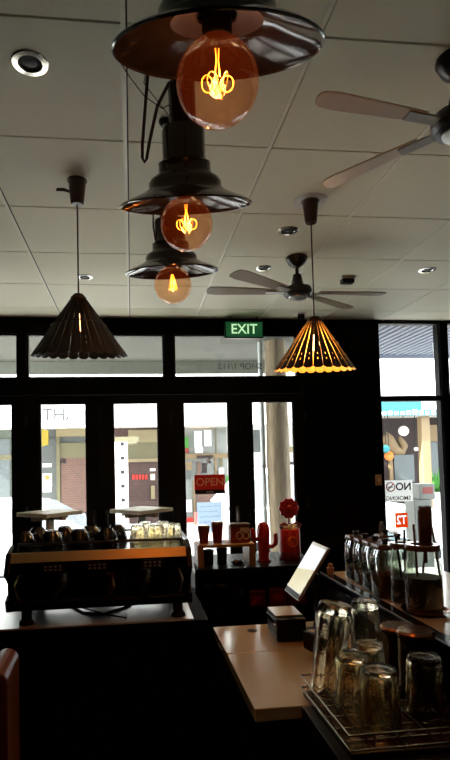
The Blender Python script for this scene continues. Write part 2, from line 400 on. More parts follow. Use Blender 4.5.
def globe_lamp(loc, tx, ty, label, cage=False, light=1.2, loop=False, wire=False):
    t = thing('industrial_pendant_lamp', label, 'pendant lamp', loc, group='row of three industrial globe lamps')
    R = Euler((tx, ty, 0)).to_matrix().to_4x4(); t.rotation_euler = (tx, ty, 0)
    prof = [(.180, 0), (.1815, .003), (.170, .010), (.135, .024), (.104, .040), (.100, .046), (.100, .058), (.092, .070), (.074, .080), (.071, .086), (.071, .108),
            (.060, .116), (.058, .124), (.058, .186), (.053, .198), (.036, .204), (.036, .300), (.028, .310), (0, .310)]
    MB().lathe(prof, 56).build('body', M['enamel'], t, smooth=True)
    MB().lathe([(.1795, .001), (.168, .008), (.133, .021), (.098, .036), (.080, .040)], 56).build('shade_lining', M['lining'], t, smooth=True)
    MB().lathe([(.080, .040), (.060, .050), (.034, .052), (.034, .046)], 40).build('reflector', M['copper'], t, smooth=True)
    MB().tube([(.180*math.cos(2*PI*i/64), .180*math.sin(2*PI*i/64), .001) for i in range(64)], .0028, 6, True).build('rim', M['enamel'], t, smooth=True)
    # bulb
    pr = [(0, BZ-BR)]
    for k in range(1, 15):
        a = PI*k/16; pr.append((BR*math.sin(a), BZ-BR*math.cos(a)))
    pr += [(.020, BZ+BR*.985), (.0185, .030), (.0185, .040)]
    bu = MB().lathe(pr, 40).build('bulb', M['amber'], t, smooth=True)
    fm = filament_cage() if cage else filament_flower()
    fm.build('filament', M['filament'], bu, loc=(0, 0, BZ+.004), smooth=True)
    MB().lathe([(.024, .022), (.026, .026), (.026, .075), (0, .075)], 24).build('socket', M['copper'], t, smooth=True)
    lp = bpy.data.lights.new('bulb_glow', 'POINT'); lp.energy = light; lp.color = (1, .36, .10); lp.shadow_soft_size = .015
    lo = bpy.data.objects.new('bulb_glow', lp); C.objects.link(lo); lo.parent = t; lo.location = (0, 0, BZ+.01)
    # hanger rod up to the ceiling (vertical in the room)
    inv = R.inverted(); top = R @ Vector((0, 0, .305)); rise = CEIL-loc[2]
    pts = [inv @ Vector((top.x, top.y, top.z+(rise-.03-top.z)*k/6)) for k in range(7)]
    MB().tube([Vector((0, 0, .30))]+pts, .011, 10).build('hanger_rod', M['blackmetal'], t, smooth=True)
    b = MB(); b.m = inv @ Matrix.Translation((top.x, top.y, 0)); b.lathe([(0, rise-.02), (.018, rise-.02), (.028, rise-.006), (.028, rise), (0, rise)], 28)
    b.build('ceiling_rose', M['blackmetal'], t, smooth=True)
    if loop:
        b = MB(); pts = [Vector((x, -.02, z)) for x, z in ((-.080, .36), (-.090, .30), (-.102, .22), (-.112, .15), (-.114, .118), (-.109, .108), (-.103, .116), (-.092, .16), (-.068, .24), (-.034, .295))]
        b.tube(pts, .0042, 8); b.build('cable_loop', M['cable'], t, smooth=True)
        b = MB(); b.tube([(-.17, -.02, .36), (-.14, -.03, .31), (-.10, -.03, .26), (-.055, -.02, .235), (-.034, 0, .25)], .0013, 6)
        b.tube([(-.03, -.01, .34), (-.09, -.03, .33), (-.10, -.03, .29), (-.06, -.03, .24), (-.036, -.01, .22)], .0011, 6)
        b.build('loose_wire', M['cable'], t, smooth=True)
    if wire:
        MB().tube([(-.036, -.01, .26), (-.060, -.02, .235), (-.064, -.02, .17), (-.058, -.01, .12), (-.05, 0, .10)], .0035, 6).build('loose_wire', M['cable'], t, smooth=True)
    return t
globe_lamp((.160, .90, 2.213), math.radians(22), math.radians(-3), 'largest black industrial globe lamp nearest the viewer, at the very top', light=1.3)
globe_lamp((.162, 1.47, 2.212), math.radians(18), math.radians(-3), 'middle black industrial globe lamp with cable loop hanging beside its neck', light=1.3, loop=True)
globe_lamp((.170, 2.09, 2.245), math.radians(11), math.radians(-3), 'smallest black industrial globe lamp with a pointed cage filament', cage=True, light=1.0, wire=True)

# ------------------------------------------------------------------ slatted cone shades
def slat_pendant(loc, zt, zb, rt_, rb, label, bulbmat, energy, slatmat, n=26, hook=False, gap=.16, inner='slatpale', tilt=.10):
    t = thing('slatted_pendant_lamp', label, 'pendant lamp', loc, group='pair of slatted cone pendants')
    z0 = loc[2]; b = MB(); b.m = Matrix.Translation((0, 0, zt-z0)) @ Matrix.Rotation(tilt, 4, 'X') @ Matrix.Translation((0, 0, z0-zt))
    rows = [0, .30, .62, .70, .735, .80, .835, .965, 1.0]
    for k in range(n):
        a = 2*PI*(k+.5)/n; ca, sa = math.cos(a), math.sin(a)
        rad = Vector((ca, sa, 0)); tan = Vector((-sa, ca, 0)); lay = []
        for off in (0, -.003):
            P = []
            for j, u in enumerate(rows):
                r = rt_+(rb-rt_)*u+off; z = zt+(zb-zt)*u
                w = PI*r/n*(.97-gap*(1-u))
                if j == len(rows)-1: w *= .45
                P.append([b.v(rad*r+tan*(w*q)-rad*(w*abs(q)*.18)+Vector((0, 0, z-z0))) for q in (-1, -.12, .12, 1)])
            lay.append(P); b.mi = 0 if off == 0 else 1
            for j in range(len(rows)-1):
                for q in range(3):
                    if q == 1 and j in (3, 5): continue       # punched holes
                    b.f([P[j][q], P[j][q+1], P[j+1][q+1], P[j+1][q]])
        b.mi = 1; A, B = lay; J = len(rows)-1
        for j in range(J):
            for q in (0, 3): b.f([A[j][q], A[j+1][q], B[j+1][q], B[j][q]])
        for q in range(3):
            for j in (0, J): b.f([A[j][q], A[j][q+1], B[j][q+1], B[j][q]])
    b.build('shade', [slatmat, M[inner]], t)
    MB().lathe([(0, zt-z0+.012), (rt_*.7, zt-z0+.012), (rt_+.006, zt-z0-.004), (rt_+.004, zt-z0-.02), (rt_*.8, zt-z0-.018), (0, zt-z0-.018)], 28).build('shade_cap', M['cup_brown'], t, smooth=True)
    MB().tube([(rb*.55*math.cos(2*PI*i/40), rb*.55*math.sin(2*PI*i/40), zt-z0+(zb-zt)*.50) for i in range(40)], .0022, 6, True).build('support_ring', M['blackmetal'], t)
    MB().tube([(0, 0, zt-z0+.01), (0, 0, -.10)], .0035, 8).build('cord', M['cup_brown'], t)
    MB().lathe([(0, -.115), (.026, -.115), (.030, -.105), (.040, -.012), (.040, -.006), (.046, -.004), (.046, 0), (0, 0)], 28).build('ceiling_cup', M['cup_brown'], t, smooth=True)
    if hook: MB().tube([(-.03, 0, -.055), (-.06, 0, -.045), (-.088, 0, -.045), (-.095, 0, -.050)], [.006, .008, .008, .003], 8).build('cord_hook', M['cup_brown'], t, smooth=True)
    else: MB().lathe([(.046, -.003), (.085, -.003), (.085, 0), (.046, 0)], 28).build('ceiling_plate', M['whiteplastic'], t)
    zbulb = zt-z0-.115
    MB().cyl(.018, zbulb+.035, zt-z0-.015, 16).build('socket', M['blackplastic'], t)
    MB().lathe([(0, zbulb-.045), (.012, zbulb-.040), (.021, zbulb-.022), (.022, zbulb-.008), (.014, zbulb+.02), (.012, zbulb+.035), (0, zbulb+.036)], 20).build('bulb', bulbmat, t, smooth=True)
    lp = bpy.data.lights.new('shade_glow', 'POINT'); lp.energy = energy; lp.color = (1, .58, .24); lp.shadow_soft_size = .03
    lo = bpy.data.objects.new('shade_glow', lp); C.objects.link(lo); lo.parent = t; lo.location = (0, 0, zbulb-.055)
a = at(79, 358, 2.5); z_t = at(79, 297, 2.5).z
slat_pendant((-.228, 2.5, CEIL), z_t, 2.000, .030, .222, 'dark slatted cone pendant with unlit edge hanging by the transom windows', M['dimbulb'], .25, M['slatwood'], hook=True, inner='slatwood', tilt=.13)  # inner slat faces coloured dark to stand for the unlit inside
slat_pendant((.925, 2.62, CEIL), 2.205, 1.952, .032, .205, 'slatted cone pendant glowing yellow along its scalloped edge, below the fan', M['warmbulb'], 2.4, M['slatwood'], gap=.34)

# ------------------------------------------------------------------ ceiling fans
def fan(loc, zhub, label, angles, blademat, L=.56, r0=.09, w=.06, pitch=.2):
    t = thing('ceiling_fan', label, 'ceiling fan', loc, group='ceiling fans'); zh = zhub-loc[2]
    MB().lathe([(0, 0), (.068, 0), (.070, -.012), (.05, -.05), (.02, -.068), (0, -.068)], 28).build('canopy', M['blackmetal'], t, smooth=True)
    MB().cyl(.012, zh+.09, -.06, 12).build('rod', M['blackmetal'], t)
    MB().lathe([(0, .115), (.026, .115), (.042, .045), (.050, .035), (.085, .028), (.092, .010), (.092, -.012), (.080, -.026), (.03, -.034), (0, -.034)], 32).build('motor', M['blackmetal'], t, loc=(0, 0, zh), smooth=True)
    MB().lathe([(.060, -.033), (.058, -.040), (0, -.046)], 28).build('motor_cap', M['steel'], t, loc=(0, 0, zh), smooth=True)
    for a in angles:
        b = MB(); b.m = Matrix.Rotation(a, 4, 'Z') @ Matrix.Rotation(pitch, 4, 'X')
        pts = []
        for k in range(9): u = k/8; pts.append((r0+.05+(L-r0-.05)*u, -w*(.62+.38*u)*(1 if u < 1 else .8)))
        tip = [(L+.012, -w*.5), (L+.016, 0), (L+.012, w*.5)]
        out = pts+tip+[(x, -y) for x, y in pts[::-1]]
        b.prism(out, -.0035, .0035, 'z')
        bl = b.build('blade', blademat, t, loc=(0, 0, zh), bevel=.002)
        b = MB(); b.m = Matrix.Rotation(a, 4, 'Z') @ Matrix.Rotation(pitch, 4, 'X'); b.box(.075, r0+.12, -.018, .018, -.010, -.0036); b.build('blade_bracket', M['steel'], bl)
    return t
fan((1.085, 3.37, CEIL), 2.585, 'complete ceiling fan over the glowing slatted shade, before the EXIT sign', [math.radians(d) for d in (1, 35, 181, 215)], M['fanwood'], L=.58, pitch=.12)
fan((1.095, 1.625, CEIL), 2.595, 'ceiling fan cut by the picture edge, pale blades near the biggest lamp', [math.radians(d) for d in (189, 126, 9, -54)], M['fanblade'], L=.51, w=.036, pitch=.15)

# ------------------------------------------------------------------ counters
t = thing('machine_counter', 'dark counter with pale reflecting top under the espresso machine', 'counter', (0, 0, 0))
MB().box(-1.35, .228, 2.125, 2.68, .894, .90).build('worktop', M['bench'], t)
MB().box(-1.35, .228, 2.122, 2.68, .855, .8938).build('worktop_edge', M['counterdark'], t)
b = MB(); b.box(-1.34, .225, 2.15, 2.66, 0, .8548); b.box(.2285, .2845, 2.124, 2.68, 0, .893); b.build('cabinet', M['counterdark'], t)
t = thing('service_counter', 'low counter with two beige laminate top panels beside the dish rack', 'counter', (0, 0, 0))
MB().box(.286, .738, 1.722, 2.004, .868, .90).build('top_panel', M['laminate'], t, bevel=.0025)
MB().box(.286, .738, 1.33, 1.717, .868, .90).build('top_panel', M['laminate'], t, bevel=.0025)
MB().box(.315, .735, 1.34, 1.99, 0, .868).build('cabinet', M['counterdark'], t)
MB().lathe([(0, .9005), (.016, .9005), (.018, .9025), (.012, .9035), (0, .9035)], 20, .415, 1.93).build('cable_grommet', M['rubber'], t)
t = thing('sink_bench', 'black wet bench carrying the wire glass rack in the dark corner', 'counter', (0, 0, 0))
MB().box(.402, .738, .70, 1.328, .868, .90).build('bench_top', M['rubber'], t, bevel=.003)
MB().box(.43, .735, .72, 1.32, 0, .868).build('cabinet', M['counterdark'], t)
t = thing('raised_ledge', 'raised beige ledge with dark front that carries the row of jars', 'ledge', (0, 0, 0))
MB().box(.786, 1.22, .70, 2.14, 1.022, 1.05).build('ledge_top', M['laminate'], t)
MB().box(.742, .7855, .70, 2.14, 1.022, 1.05).build('ledge_lip', M['gloss_black'], t, bevel=.003)
MB().box(.7415, .746, .70, 2.14, 1.0502, 1.0525).build('edge_trim', M['steel'], t)
MB().box(.745, 1.16, .72, 2.10, 0, 1.022).build('ledge_body', M['counterdark'], t)

# timber post at the counter's end
b = MB(); out = [(-.035, 0), (.035, 0)]
for k in range(9): a_ = PI*k/8; out.append((.035*math.cos(a_), .925+.035*math.sin(a_)))
b.prism(out, -.10, .10, 'x'); b.m = Matrix.Identity(4)
o = b.build('timber_post', M['redwood'], loc=(-.375, 1.62, 0), rot=(0, 0, PI/2+.05), bevel=.006, smooth=False)
tag(o, 'red-brown timber end post with rounded top beside the machine counter', 'post')

# ------------------------------------------------------------------ espresso machine
EX0, EX1, EY0, EY1, EZ = -.478, .226, 2.12, 2.60, .90
t = thing('espresso_machine', 'wide black espresso machine with brass strip, cups on top', 'coffee machine', (0, 0, 0))
side = [(EY0+.02, EZ+.055), (EY1-.02, EZ+.055), (EY1, EZ+.09), (EY1, EZ+.26), (EY1-.03, EZ+.292), (EY0+.10, EZ+.292), (EY0+.02, EZ+.272), (EY0-.02, EZ+.20), (EY0+.05, EZ+.15), (EY0+.05, EZ+.12), (EY0, EZ+.10)]
MB().prism([(y, z) for y, z in side], EX0, EX0+.022, 'x').build('side_panel', M['gloss_black'], t, bevel=.005)
MB().prism([(y, z) for y, z in side], EX1-.022, EX1, 'x').build('side_panel', M['gloss_black'], t, bevel=.005)
xa, xb = EX0+.0225, EX1-.0225
b = MB(); b.box(xa, xb, EY0+.16, EY1-.01, EZ+.06, EZ+.16); b.prism([(EY0+.02, EZ+.195), (EY0+.16, EZ+.16), (EY1-.01, EZ+.16), (EY1-.01, EZ+.27), (EY0+.06, EZ+.27), (EY0+.02, EZ+.24)], xa, xb, 'x')
b.build('body', M['gloss_black'], t)
MB().prism([(EY0+.006, EZ+.240), (EY0+.016, EZ+.240), (EY0+.030, EZ+.274), (EY0+.020, EZ+.274)], xa, xb, 'x').build('brass_strip', M['brass'], t)['label'] = 'brushed brass strip along the front'
for x in (-.135, .075, -.30): 
    q = MB().box(x-.045, x+.045, EY0+.010, EY0+.0195, EZ+.200, EZ+.232).build('button_panel', M['blackplastic'], t, bevel=.002)
    for i in range(4):
        for j in range(2): MB().box(x-.034+i*.018, x-.024+i*.018, EY0+.0075, EY0+.0098, EZ+.205+j*.013, EZ+.212+j*.013).build('button', M['button'], q)
for x in (-.29, .04):
    gh = MB().lathe([(0, .195), (.040, .195), (.044, .180), (.044, .150), (.036, .146), (0, .146)], 24).build('group_head', M['teal'], t, loc=(x, EY0+.10, EZ), smooth=True)
    pf = MB().lathe([(0, .145), (.038, .145), (.040, .132), (.030, .112), (0, .110)], 24).build('portafilter', M['teal'], t, loc=(x, EY0+.10, EZ), smooth=True)
    MB().tube([(0, -.035, .128), (0, -.09, .124), (0, -.16, .112)], [.009, .012, .014], 10).build('handle', M['blackplastic'], pf, smooth=True)
MB().box(xa, xb, EY0+.0, EY0+.158, EZ+.062, EZ+.092).build('drip_tray', M['gloss_black'], t, bevel=.004)
b = MB()
for k in range(20): x = xa+.02+k*(xb-xa-.04)/19; b.box(x-.004, x+.004, EY0+.012, EY0+.15, EZ+.0922, EZ+.096)
b.box(xa+.01, xb-.01, EY0+.004, EY0+.012, EZ+.0922, EZ+.098); b.build('drip_grille', M['teal'], t)
for x in (EX0+.07, EX1-.055):
    for y in (EY0+.06, EY1-.07): MB().lathe([(0, 0), (.030, 0), (.028, .012), (.020, .02), (.020, .056), (0, .056)], 20).build('foot', M['blackmetal'], t, loc=(x, y, EZ), smooth=True)
for x, s in ((EX0+.06, -1), (EX1-.06, 1)):
    MB().tube([(x, EY0+.06, EZ+.195), (x+.012*s, EY0+.02, EZ+.19), (x+.02*s, EY0-.02, EZ+.16), (x+.012*s, EY0+.0, EZ+.115), (x+.006*s, EY0+.015, EZ+.10)], .0045, 8).build('steam_wand', M['steel'], t, smooth=True)
MB().tube([(xa+.01, EY0+.09, EZ+.296), (xa+.01, EY1-.03, EZ+.296), (xb-.01, EY1-.03, EZ+.296), (xb-.01, EY0+.09, EZ+.296)], .005, 8, True).build('cup_rail', M['blackmetal'], t)
for x in (xa+.01, (xa+xb)/2, xb-.01):
    for y in (EY0+.09, EY1-.03): MB().cyl(.004, EZ+.268, EZ+.296, 8, x, y).build('rail_post', M['blackmetal'], t)
q = MB().cyl(.026, 0, .010, 24).build('pressure_gauge', M['steel'], t, loc=(.165, EY0+.155, EZ+.12), rot=(PI/2, 0, 0))
MB().cyl(.022, .0102, .0115, 24).build('dial', M['cream'], q)
t = thing('milk_jug', 'small coppery milk jug standing on the espresso machine drip tray', 'jug', (-.095, EY0+.085, EZ+.0965))
MB().lathe([(0, 0), (.034, 0), (.037, .008), (.036, .035), (.026, .065), (.030, .088), (.028, .088), (.024, .066), (.033, .036), (.033, .008), (0, .006)], 28).build('body', M['bronze'], t, smooth=True)
MB().tube([(.028, 0, .08), (.052, 0, .07), (.055, 0, .04), (.035, 0, .02)], .004, 8).build('handle', M['bronze'], t, smooth=True)
# cups and glasses warming on top
def cup():
    t = thing('coffee_cup', '', 'cup', group='dark coffee cups upside down on the espresso machine')
    MB().lathe([(.040, 0), (.0425, .002), (.041, .018), (.034, .045), (.024, .056), (.022, .062), (.019, .062), (.019, .056), (0, .056)], 24).build('body', M['enamel'], t, smooth=True)
    MB().tube([(.038, 0, .018), (.058, 0, .02), (.062, 0, .035), (.05, 0, .046), (.033, 0, .045)], .0045, 8).build('handle', M['enamel'], t, smooth=True)
    return t
proto = cup(); zc = EZ+.2705; i = 0
lab = 'dark coffee cup upside down on top of the black espresso machine'
for r, y in enumerate((2.275, 2.40)):
    for x in (-.435, -.325, -.215, -.105) if r == 0 else (-.40, -.29, -.18, -.07):
        o = proto if i == 0 else copy_tree(proto); i += 1
        o.location = (x, y, zc); o.rotation_euler = (0, 0, .5+.25*((i*7) % 3)); o.scale = (1.1, 1.1, 1.15); o['label'] = lab
def tumbler(name, label, cat, loc, r0, r1, h, group, tilt=None, nf=10, th=.004, wob=.05):
    """an upside-down faceted glass: r0 at the mouth (below), r1 at the closed base (above)"""
    t = thing(name, label, cat, loc, group=group)
    fac = lambda i, k: 1+wob*(1 if (i*nf//40) % 2 == 0 else -1)*(1 if 0 < k < 4 else 0)
    outer = [(r0, 0), (r0*1.0, h*.10), (r0*.98, h*.22), (r1*1.03, h*.86), (r1, h*.97), (r1*.9, h), (0, h)]
    inner = [(0, h*.90), (r1*.8, h*.89), (r1*.92, h*.82), (r0*.98-th, h*.2), (r0-th, 0)]
    o = MB().lathe(outer+inner, 40, closed=False, fac=lambda i, k: fac(i, k) if k < 6 else 1)
    n = 40; bm = o.bm; bm.verts.ensure_lookup_table()
    a0 = list(bm.verts)[:n]; a1 = list(bm.verts)[-n:]
    for q in range(n): o.f([a0[q], a0[(q+1) % n], a1[(q+1) % n], a1[q]])
    o.build('glass_wall', M['glass'], t, smooth=True)
    rr = MB().tube([((r0-th/2)*math.cos(2*PI*k/40), (r0-th/2)*math.sin(2*PI*k/40), .003) for k in range(40)], .003, 6, True)
    rr.build('rim', M['glass'], t, smooth=True)
    if tilt: t.rotation_euler = tilt
    return t
gl = [(.020, 2.27), (.090, 2.265), (.170, 2.28), (.055, 2.36), (.128, 2.37)]
labs = ['clear water glass on the espresso machine, end of its front row beside the cups', 'clear water glass in the middle of the group on the espresso machine',
        'clear water glass alone at the outer corner of the espresso machine top', 'clear water glass behind the others on the machine, nearest the dark cups', 'clear water glass behind the others on the machine, nearest its outer side']
for k, (x, y) in enumerate(gl): tumbler('water_glass', labs[k], 'glass', (x, y, zc), .033, .026, .082, 'clear glasses upside down on the espresso machine', th=.003)
# cables under the machine
b = MB()
b.tube([(-.27, 2.40, .904), (-.20, 2.28, .904), (-.12, 2.25, .904), (-.02, 2.36, .904), (.02, 2.52, .904)], .004, 6); b.tube([(-.33, 2.52, .904), (-.22, 2.34, .912), (-.10, 2.20, .912), (-.03, 2.17, .904)], .0035, 6)
tag(b.build('power_cord', M['cable'], smooth=True), 'black power cords lying on the counter beneath the espresso machine', 'cable')

# ------------------------------------------------------------------ bar tables by the doors
def bar_table(loc, label, rz):
    t = thing('bar_table', label, 'table', loc, rz, group='tall square bar tables by the doors')
    MB().box(-.185, .185, -.185, .185, 1.105, 1.135).build('tabletop', M['cream'], t, bevel=.004)
    b = MB(); b.box(-.17, .17, -.02, .02, 1.07, 1.105); b.box(-.02, .02, -.17, .17, 1.07, 1.105); b.build('support', M['timber'], t)
    MB().cyl(.035, .03, 1.07, 20).build('pedestal', M['pipe'], t)
    MB().lathe([(0, 0), (.20, 0), (.20, .012), (.05, .035), (0, .035)], 32).build('base', M['blackmetal'], t, smooth=True)
bar_table((-.665, 4.55, 0), 'tall square bar table before the pane with the white car bonnet', PI/4+.05)
bar_table((.075, 4.55, 0), 'tall square bar table beside the door pane showing brown brick', PI/4-.03)

# ------------------------------------------------------------------ low cabinet with display items
t = thing('display_cabinet', 'low black open-front cabinet under the cactus and wooden cup shelf', 'cabinet', (0, 0, 0))
CX0, CX1, CY0, CY1, CZ = .285, .90, 2.56, 2.96, 1.0
MB().box(CX0, CX1, CY0, CY1, CZ-.02, CZ).build('top', M['blackplastic'], t, bevel=.002)
MB().box(CX0, CX0+.018, CY0+.005, CY1, 0, CZ-.02).build('side', M['counterdark'], t)
MB().box(CX1-.018, CX1, CY0+.005, CY1, 0, CZ-.02).build('side', M['counterdark'], t)
MB().box(CX0+.018, CX1-.018, CY1-.012, CY1, 0, CZ-.02).build('back', M['counterdark'], t)
for z in (.60, .78): MB().box(CX0+.018, CX1-.018, CY0+.02, CY1-.012, z, z+.015).build('shelf', M['counterdark'], t)
MB().box(CX0+.018, CX1-.018, CY0+.02, CY1-.012, .0, .6).build('plinth', M['counterdark'], t)
# stacks of cups + packets on the shelf inside
def packet(x, y, w, h, label):
    t = thing('snack_packet', label, 'packet', (x, y, .795), random.uniform(-.2, .2), group='red packets inside the black cabinet')
    b = MB(); b.prism([(-w/2, 0), (w/2, 0), (w/2*.96, h*.5), (w/2, h), (-w/2, h), (-w/2*.96, h*.5)], -.018, .018); b.build('pouch', M['darkred'], t, bevel=.006)
    MB().box(-w/2*.5, w/2*.5, -.0195, -.018, h*.3, h*.65).build('panel', M['red'], t)
packet(.60, 2.66, .08, .075, 'small dark red packet inside the black cabinet, next to the cups')
packet(.70, 2.65, .09, .085, 'larger dark red packet in the middle of the cabinet shelf')
packet(.80, 2.66, .09, .10, 'tall dark red packet inside the cabinet, nearest the tablet')
proto = None
for k, x in enumerate((.35, .42, .50)):
    if proto is None:
        proto = thing('paper_cup', '', 'cup', group='black paper cups inside the cabinet')
        MB().lathe([(0, 0), (.026, 0), (.036, .10), (.038, .10), (.038, .106), (.034, .106), (.024, .004), (0, .004)], 24).build('cup_wall', M['blackplastic'], proto, smooth=True)
        MB().lathe([(.0375, .1065), (.039, .110), (.036, .118), (0, .118)], 24).build('lid', M['blackmetal'], proto, smooth=True)
        o = proto
    else: o = copy_tree(proto)
    o.location = (x, 2.66, .795); o['label'] = 'black paper cup standing on the shelf inside the dark cabinet'
# wooden shelf riser
SX0, SX1, SY0, SY1 = .305, .585, 2.60, 2.76
t = thing('wooden_riser', 'small pale wooden shelf standing on the black cabinet, cups on it', 'shelf', (0, 0, 0))
MB().box(SX0, SX1, SY0, SY1, 1.092, 1.106).build('shelf_board', M['oak'], t, bevel=.002)
for x in (SX0, SX1-.03): MB().box(x, x+.03, SY0, SY1, 1.0, 1.092).build('side_board', M['oak'], t, bevel=.002)
def takeaway(x, h, label):
    t = thing('takeaway_cup', label, 'cup', (x, 2.67, 1.106), group='red takeaway cups on the wooden shelf')
    MB().lathe([(0, 0), (.021, 0), (.030, h*.86), (.028, h*.86), (.019, .004), (0, .004)], 28).build('cup_wall', M['maroon'], t, smooth=True)
    MB().lathe([(.0305, h*.84), (.032, h*.86), (.031, h*.92), (.026, h), (0, h)], 28).build('lid', M['lidwood'], t, smooth=True)
takeaway(.345, .088, 'shorter dark red takeaway cup at the outer end of the wooden shelf')
takeaway(.412, .104, 'taller dark red takeaway cup beside the patterned tin on the shelf')
t = thing('patterned_tin', 'brown tin with cream figures on the wooden shelf by the cactus', 'tin', (.520, 2.67, 1.106))
MB().box(-.048, .048, -.035, .035, 0, .078).build('body', M['maroon'], t, bevel=.004)
MB().box(-.050, .050, -.037, .037, .078, .092).build('lid', M['lidwood'], t, bevel=.003)
for q in (-.005, .028):
    b = MB(); b.m = Matrix.Translation((q, -.0355, .035)) @ Matrix.Rotation(PI/2, 4, 'X')
    b.tube([(.014*math.cos(2*PI*i/16), .017*math.sin(2*PI*i/16), 0) for i in range(16)], .0028, 6, True); b.build('figure', M['cream'], t)
MB().box(.0, .045, -.0365, -.0355, .055, .074).build('label_patch', M['cream'], t)
def black_glass(x, h, label):
    t = thing('black_tumbler', label, 'tumbler', (x, 2.67, 1.0), group='black tumblers under the wooden shelf')
    MB().lathe([(0, 0), (.024, 0), (.026, h), (.024, h), (.022, .006), (0, .006)], 24).build('cup_wall', M['enamel'], t, smooth=True)
    MB().lathe([(.0265, h*.96), (.0275, h), (.0275, h+.006), (.012, h+.012), (0, h+.012)], 24).build('lid', M['enamel'], t, smooth=True)
black_glass(.365, .066, 'black lidded tumbler under the wooden shelf, nearer its outer leg')
black_glass(.432, .072, 'black lidded tumbler in the middle under the wooden shelf')
t = thing('pebble_dish', 'tiny dark dish of pebbles under the shelf beside black tumblers', 'dish', (.508, 2.66, 1.0))
MB().lathe([(0, 0), (.022, 0), (.034, .012), (.032, .013), (.02, .003), (0, .003)], 24).build('dish', M['blackplastic'], t, smooth=True)
for k in range(5): MB().sphere(.008, (.014*math.cos(k*1.26), .014*math.sin(k*1.26), .012), 10, 6).build('pebble', M['cream'] if k % 2 else M['rubber'], t, smooth=True)
# cactus ornament
t = thing('cactus_ornament', 'red cactus-shaped ornament standing on the black cabinet', 'ornament', (.650, 2.70, 1.0))
def rib(n): return lambda i, k: 1+.06*math.cos(i*n*2*PI/40)
MB().lathe([(0, 0), (.026, 0), (.028, .008), (.024, .016), (.026, .05), (.030, .12), (.031, .15), (.027, .178), (.015, .193), (0, .196)], 40, fac=rib(10)).build('stem', M['red'], t, smooth=True)
MB().tube([(.02, 0, .075), (.045, 0, .072), (.060, 0, .085), (.064, 0, .105), (.063, 0, .135), (.062, 0, .138)], [.010, .011, .012, .012, .010, .004], 12).build('arm', M['red'], t, smooth=True)
MB().tube([(-.02, 0, .115), (-.042, 0, .110), (-.054, 0, .12), (-.056, 0, .15), (-.056, 0, .165), (-.056, 0, .168)], [.010, .011, .012, .012, .010, .004], 12).build('arm', M['red'], t, smooth=True)
MB().lathe([(0, -.001), (.034, 0), (.034, .007), (0, .007)], 24).build('base', M['darkred'], t)
# red flower canister
t = thing('flower_canister', 'red canister with a red scalloped flower on top beside the cactus', 'canister', (.790, 2.72, 1.0))
MB().lathe([(0, 0), (.050, 0), (.053, .006), (.053, .150), (.050, .155), (0, .155)], 32).build('body', M['brightred'], t, smooth=True)
MB().lathe([(.0535, .002), (.0545, .004), (.0545, .04), (.0535, .042)], 32).build('band', M['darkred'], t, smooth=True)
b = MB(); b.m = Matrix.Translation((0, -.0535, .095)) @ Matrix.Rotation(PI/2, 4, 'X')
b.tube([(.024*math.cos(2*PI*i/24), .024*math.sin(2*PI*i/24), 0) for i in range(24)], .003, 6, True); b.tube([(-.012, .006, 0), (-.006, .012, 0), (0, .004, 0), (.006, .012, 0), (.012, .006, 0), (0, -.012, 0)], .0025, 6, True); b.build('emblem', M['orange'], t)
b = MB()
for s in (-1, 1): b.tube([(0, -.01, .168), (s*.03, -.02, .185), (s*.055, -.02, .175), (s*.05, -.015, .162), (s*.02, -.01, .166)], .006, 8, True)
b.build('bow', M['darkred'], t, smooth=True)
b = MB(); b.cyl(.046, .155, .163, 24)
for k in range(7): a_ = 2*PI*k/7; b.sphere(.012, (.03*math.cos(a_), .03*math.sin(a_), .168), 10, 6)
b.build('stopper', M['white'], t, smooth=True)
MB().cyl(.005, .16, .215, 10).build('stalk', M['darkred'], t)
b = MB(); out = []
for k in range(80): a_ = 2*PI*k/80; r = .050+.0032*math.cos(10*a_); out.append((r*math.cos(a_), .258+r*math.sin(a_)))
b.prism(out, -.012, .012); fl = b.build('flower', M['red'], t, bevel=.004)
b = MB(); b.m = Matrix.Translation((0, -.012, .258)) @ Matrix.Rotation(PI/2, 4, 'X'); b.sphere(.018, (0, 0, 0), 20, 10, .5)
for k in range(10): a_ = 2*PI*k/10; b.sphere(.005, (.032*math.cos(a_), .032*math.sin(a_), 0), 10, 6, .6)
b.build('flower_centre', M['red'], fl, smooth=True)

# ------------------------------------------------------------------ signs on the door and windows
p0, p1 = at(194.5, 475, 4.86), at(225.5, 493.5, 4.86)
t = thing('open_sign', 'red OPEN sign hanging on cord inside the door pane', 'sign', ((p0.x+p1.x)/2, 4.872, (p0.z+p1.z)/2))
w_, h_ = (p1.x-p0.x), (p0.z-p1.z)
MB().box(-w_/2, w_/2, -.004, .004, -h_/2+.038, h_/2).build('board', M['f_red'], t)
MB().box(-w_/2, w_/2, -.004, .004, -h_/2, -h_/2+.038).build('strip', M['inkblack'], t)['label'] = 'black lower strip'
text('lettering', 'OPEN', .098, M['salmon'], t, (0, -.0055, .018), INSIDE, .001, sx=1.0, bold=.001)
b = MB()
for k in range(4): b.box(-.03+k*.016, -.018+k*.016, -.0048, -.0041, -h_/2+.014, -h_/2+.023)
b.build('small_print', M['white'], t)
hk = at(209.5, 460.5, 4.86)
hx, hz = hk.x-t.location.x, hk.z-t.location.z
b = MB(); b.tube([(-w_*.30, 0, h_/2), (hx, .012, hz), (w_*.28, 0, h_/2)], .0028, 6); b.build('cord', M['cable'], t)
b = MB(); b.m = Matrix.Translation((hx, .044, hz)) @ Matrix.Rotation(PI/2, 4, 'X'); b.lathe([(0, 0), (.026, 0), (.020, .012), (.008, .022), (.008, .036), (0, .036)], 24); b.build('suction_hook', M['white'], t, smooth=True)
p0, p1 = at(197, 502.5, 4.9), at(222.5, 532, 4.9)
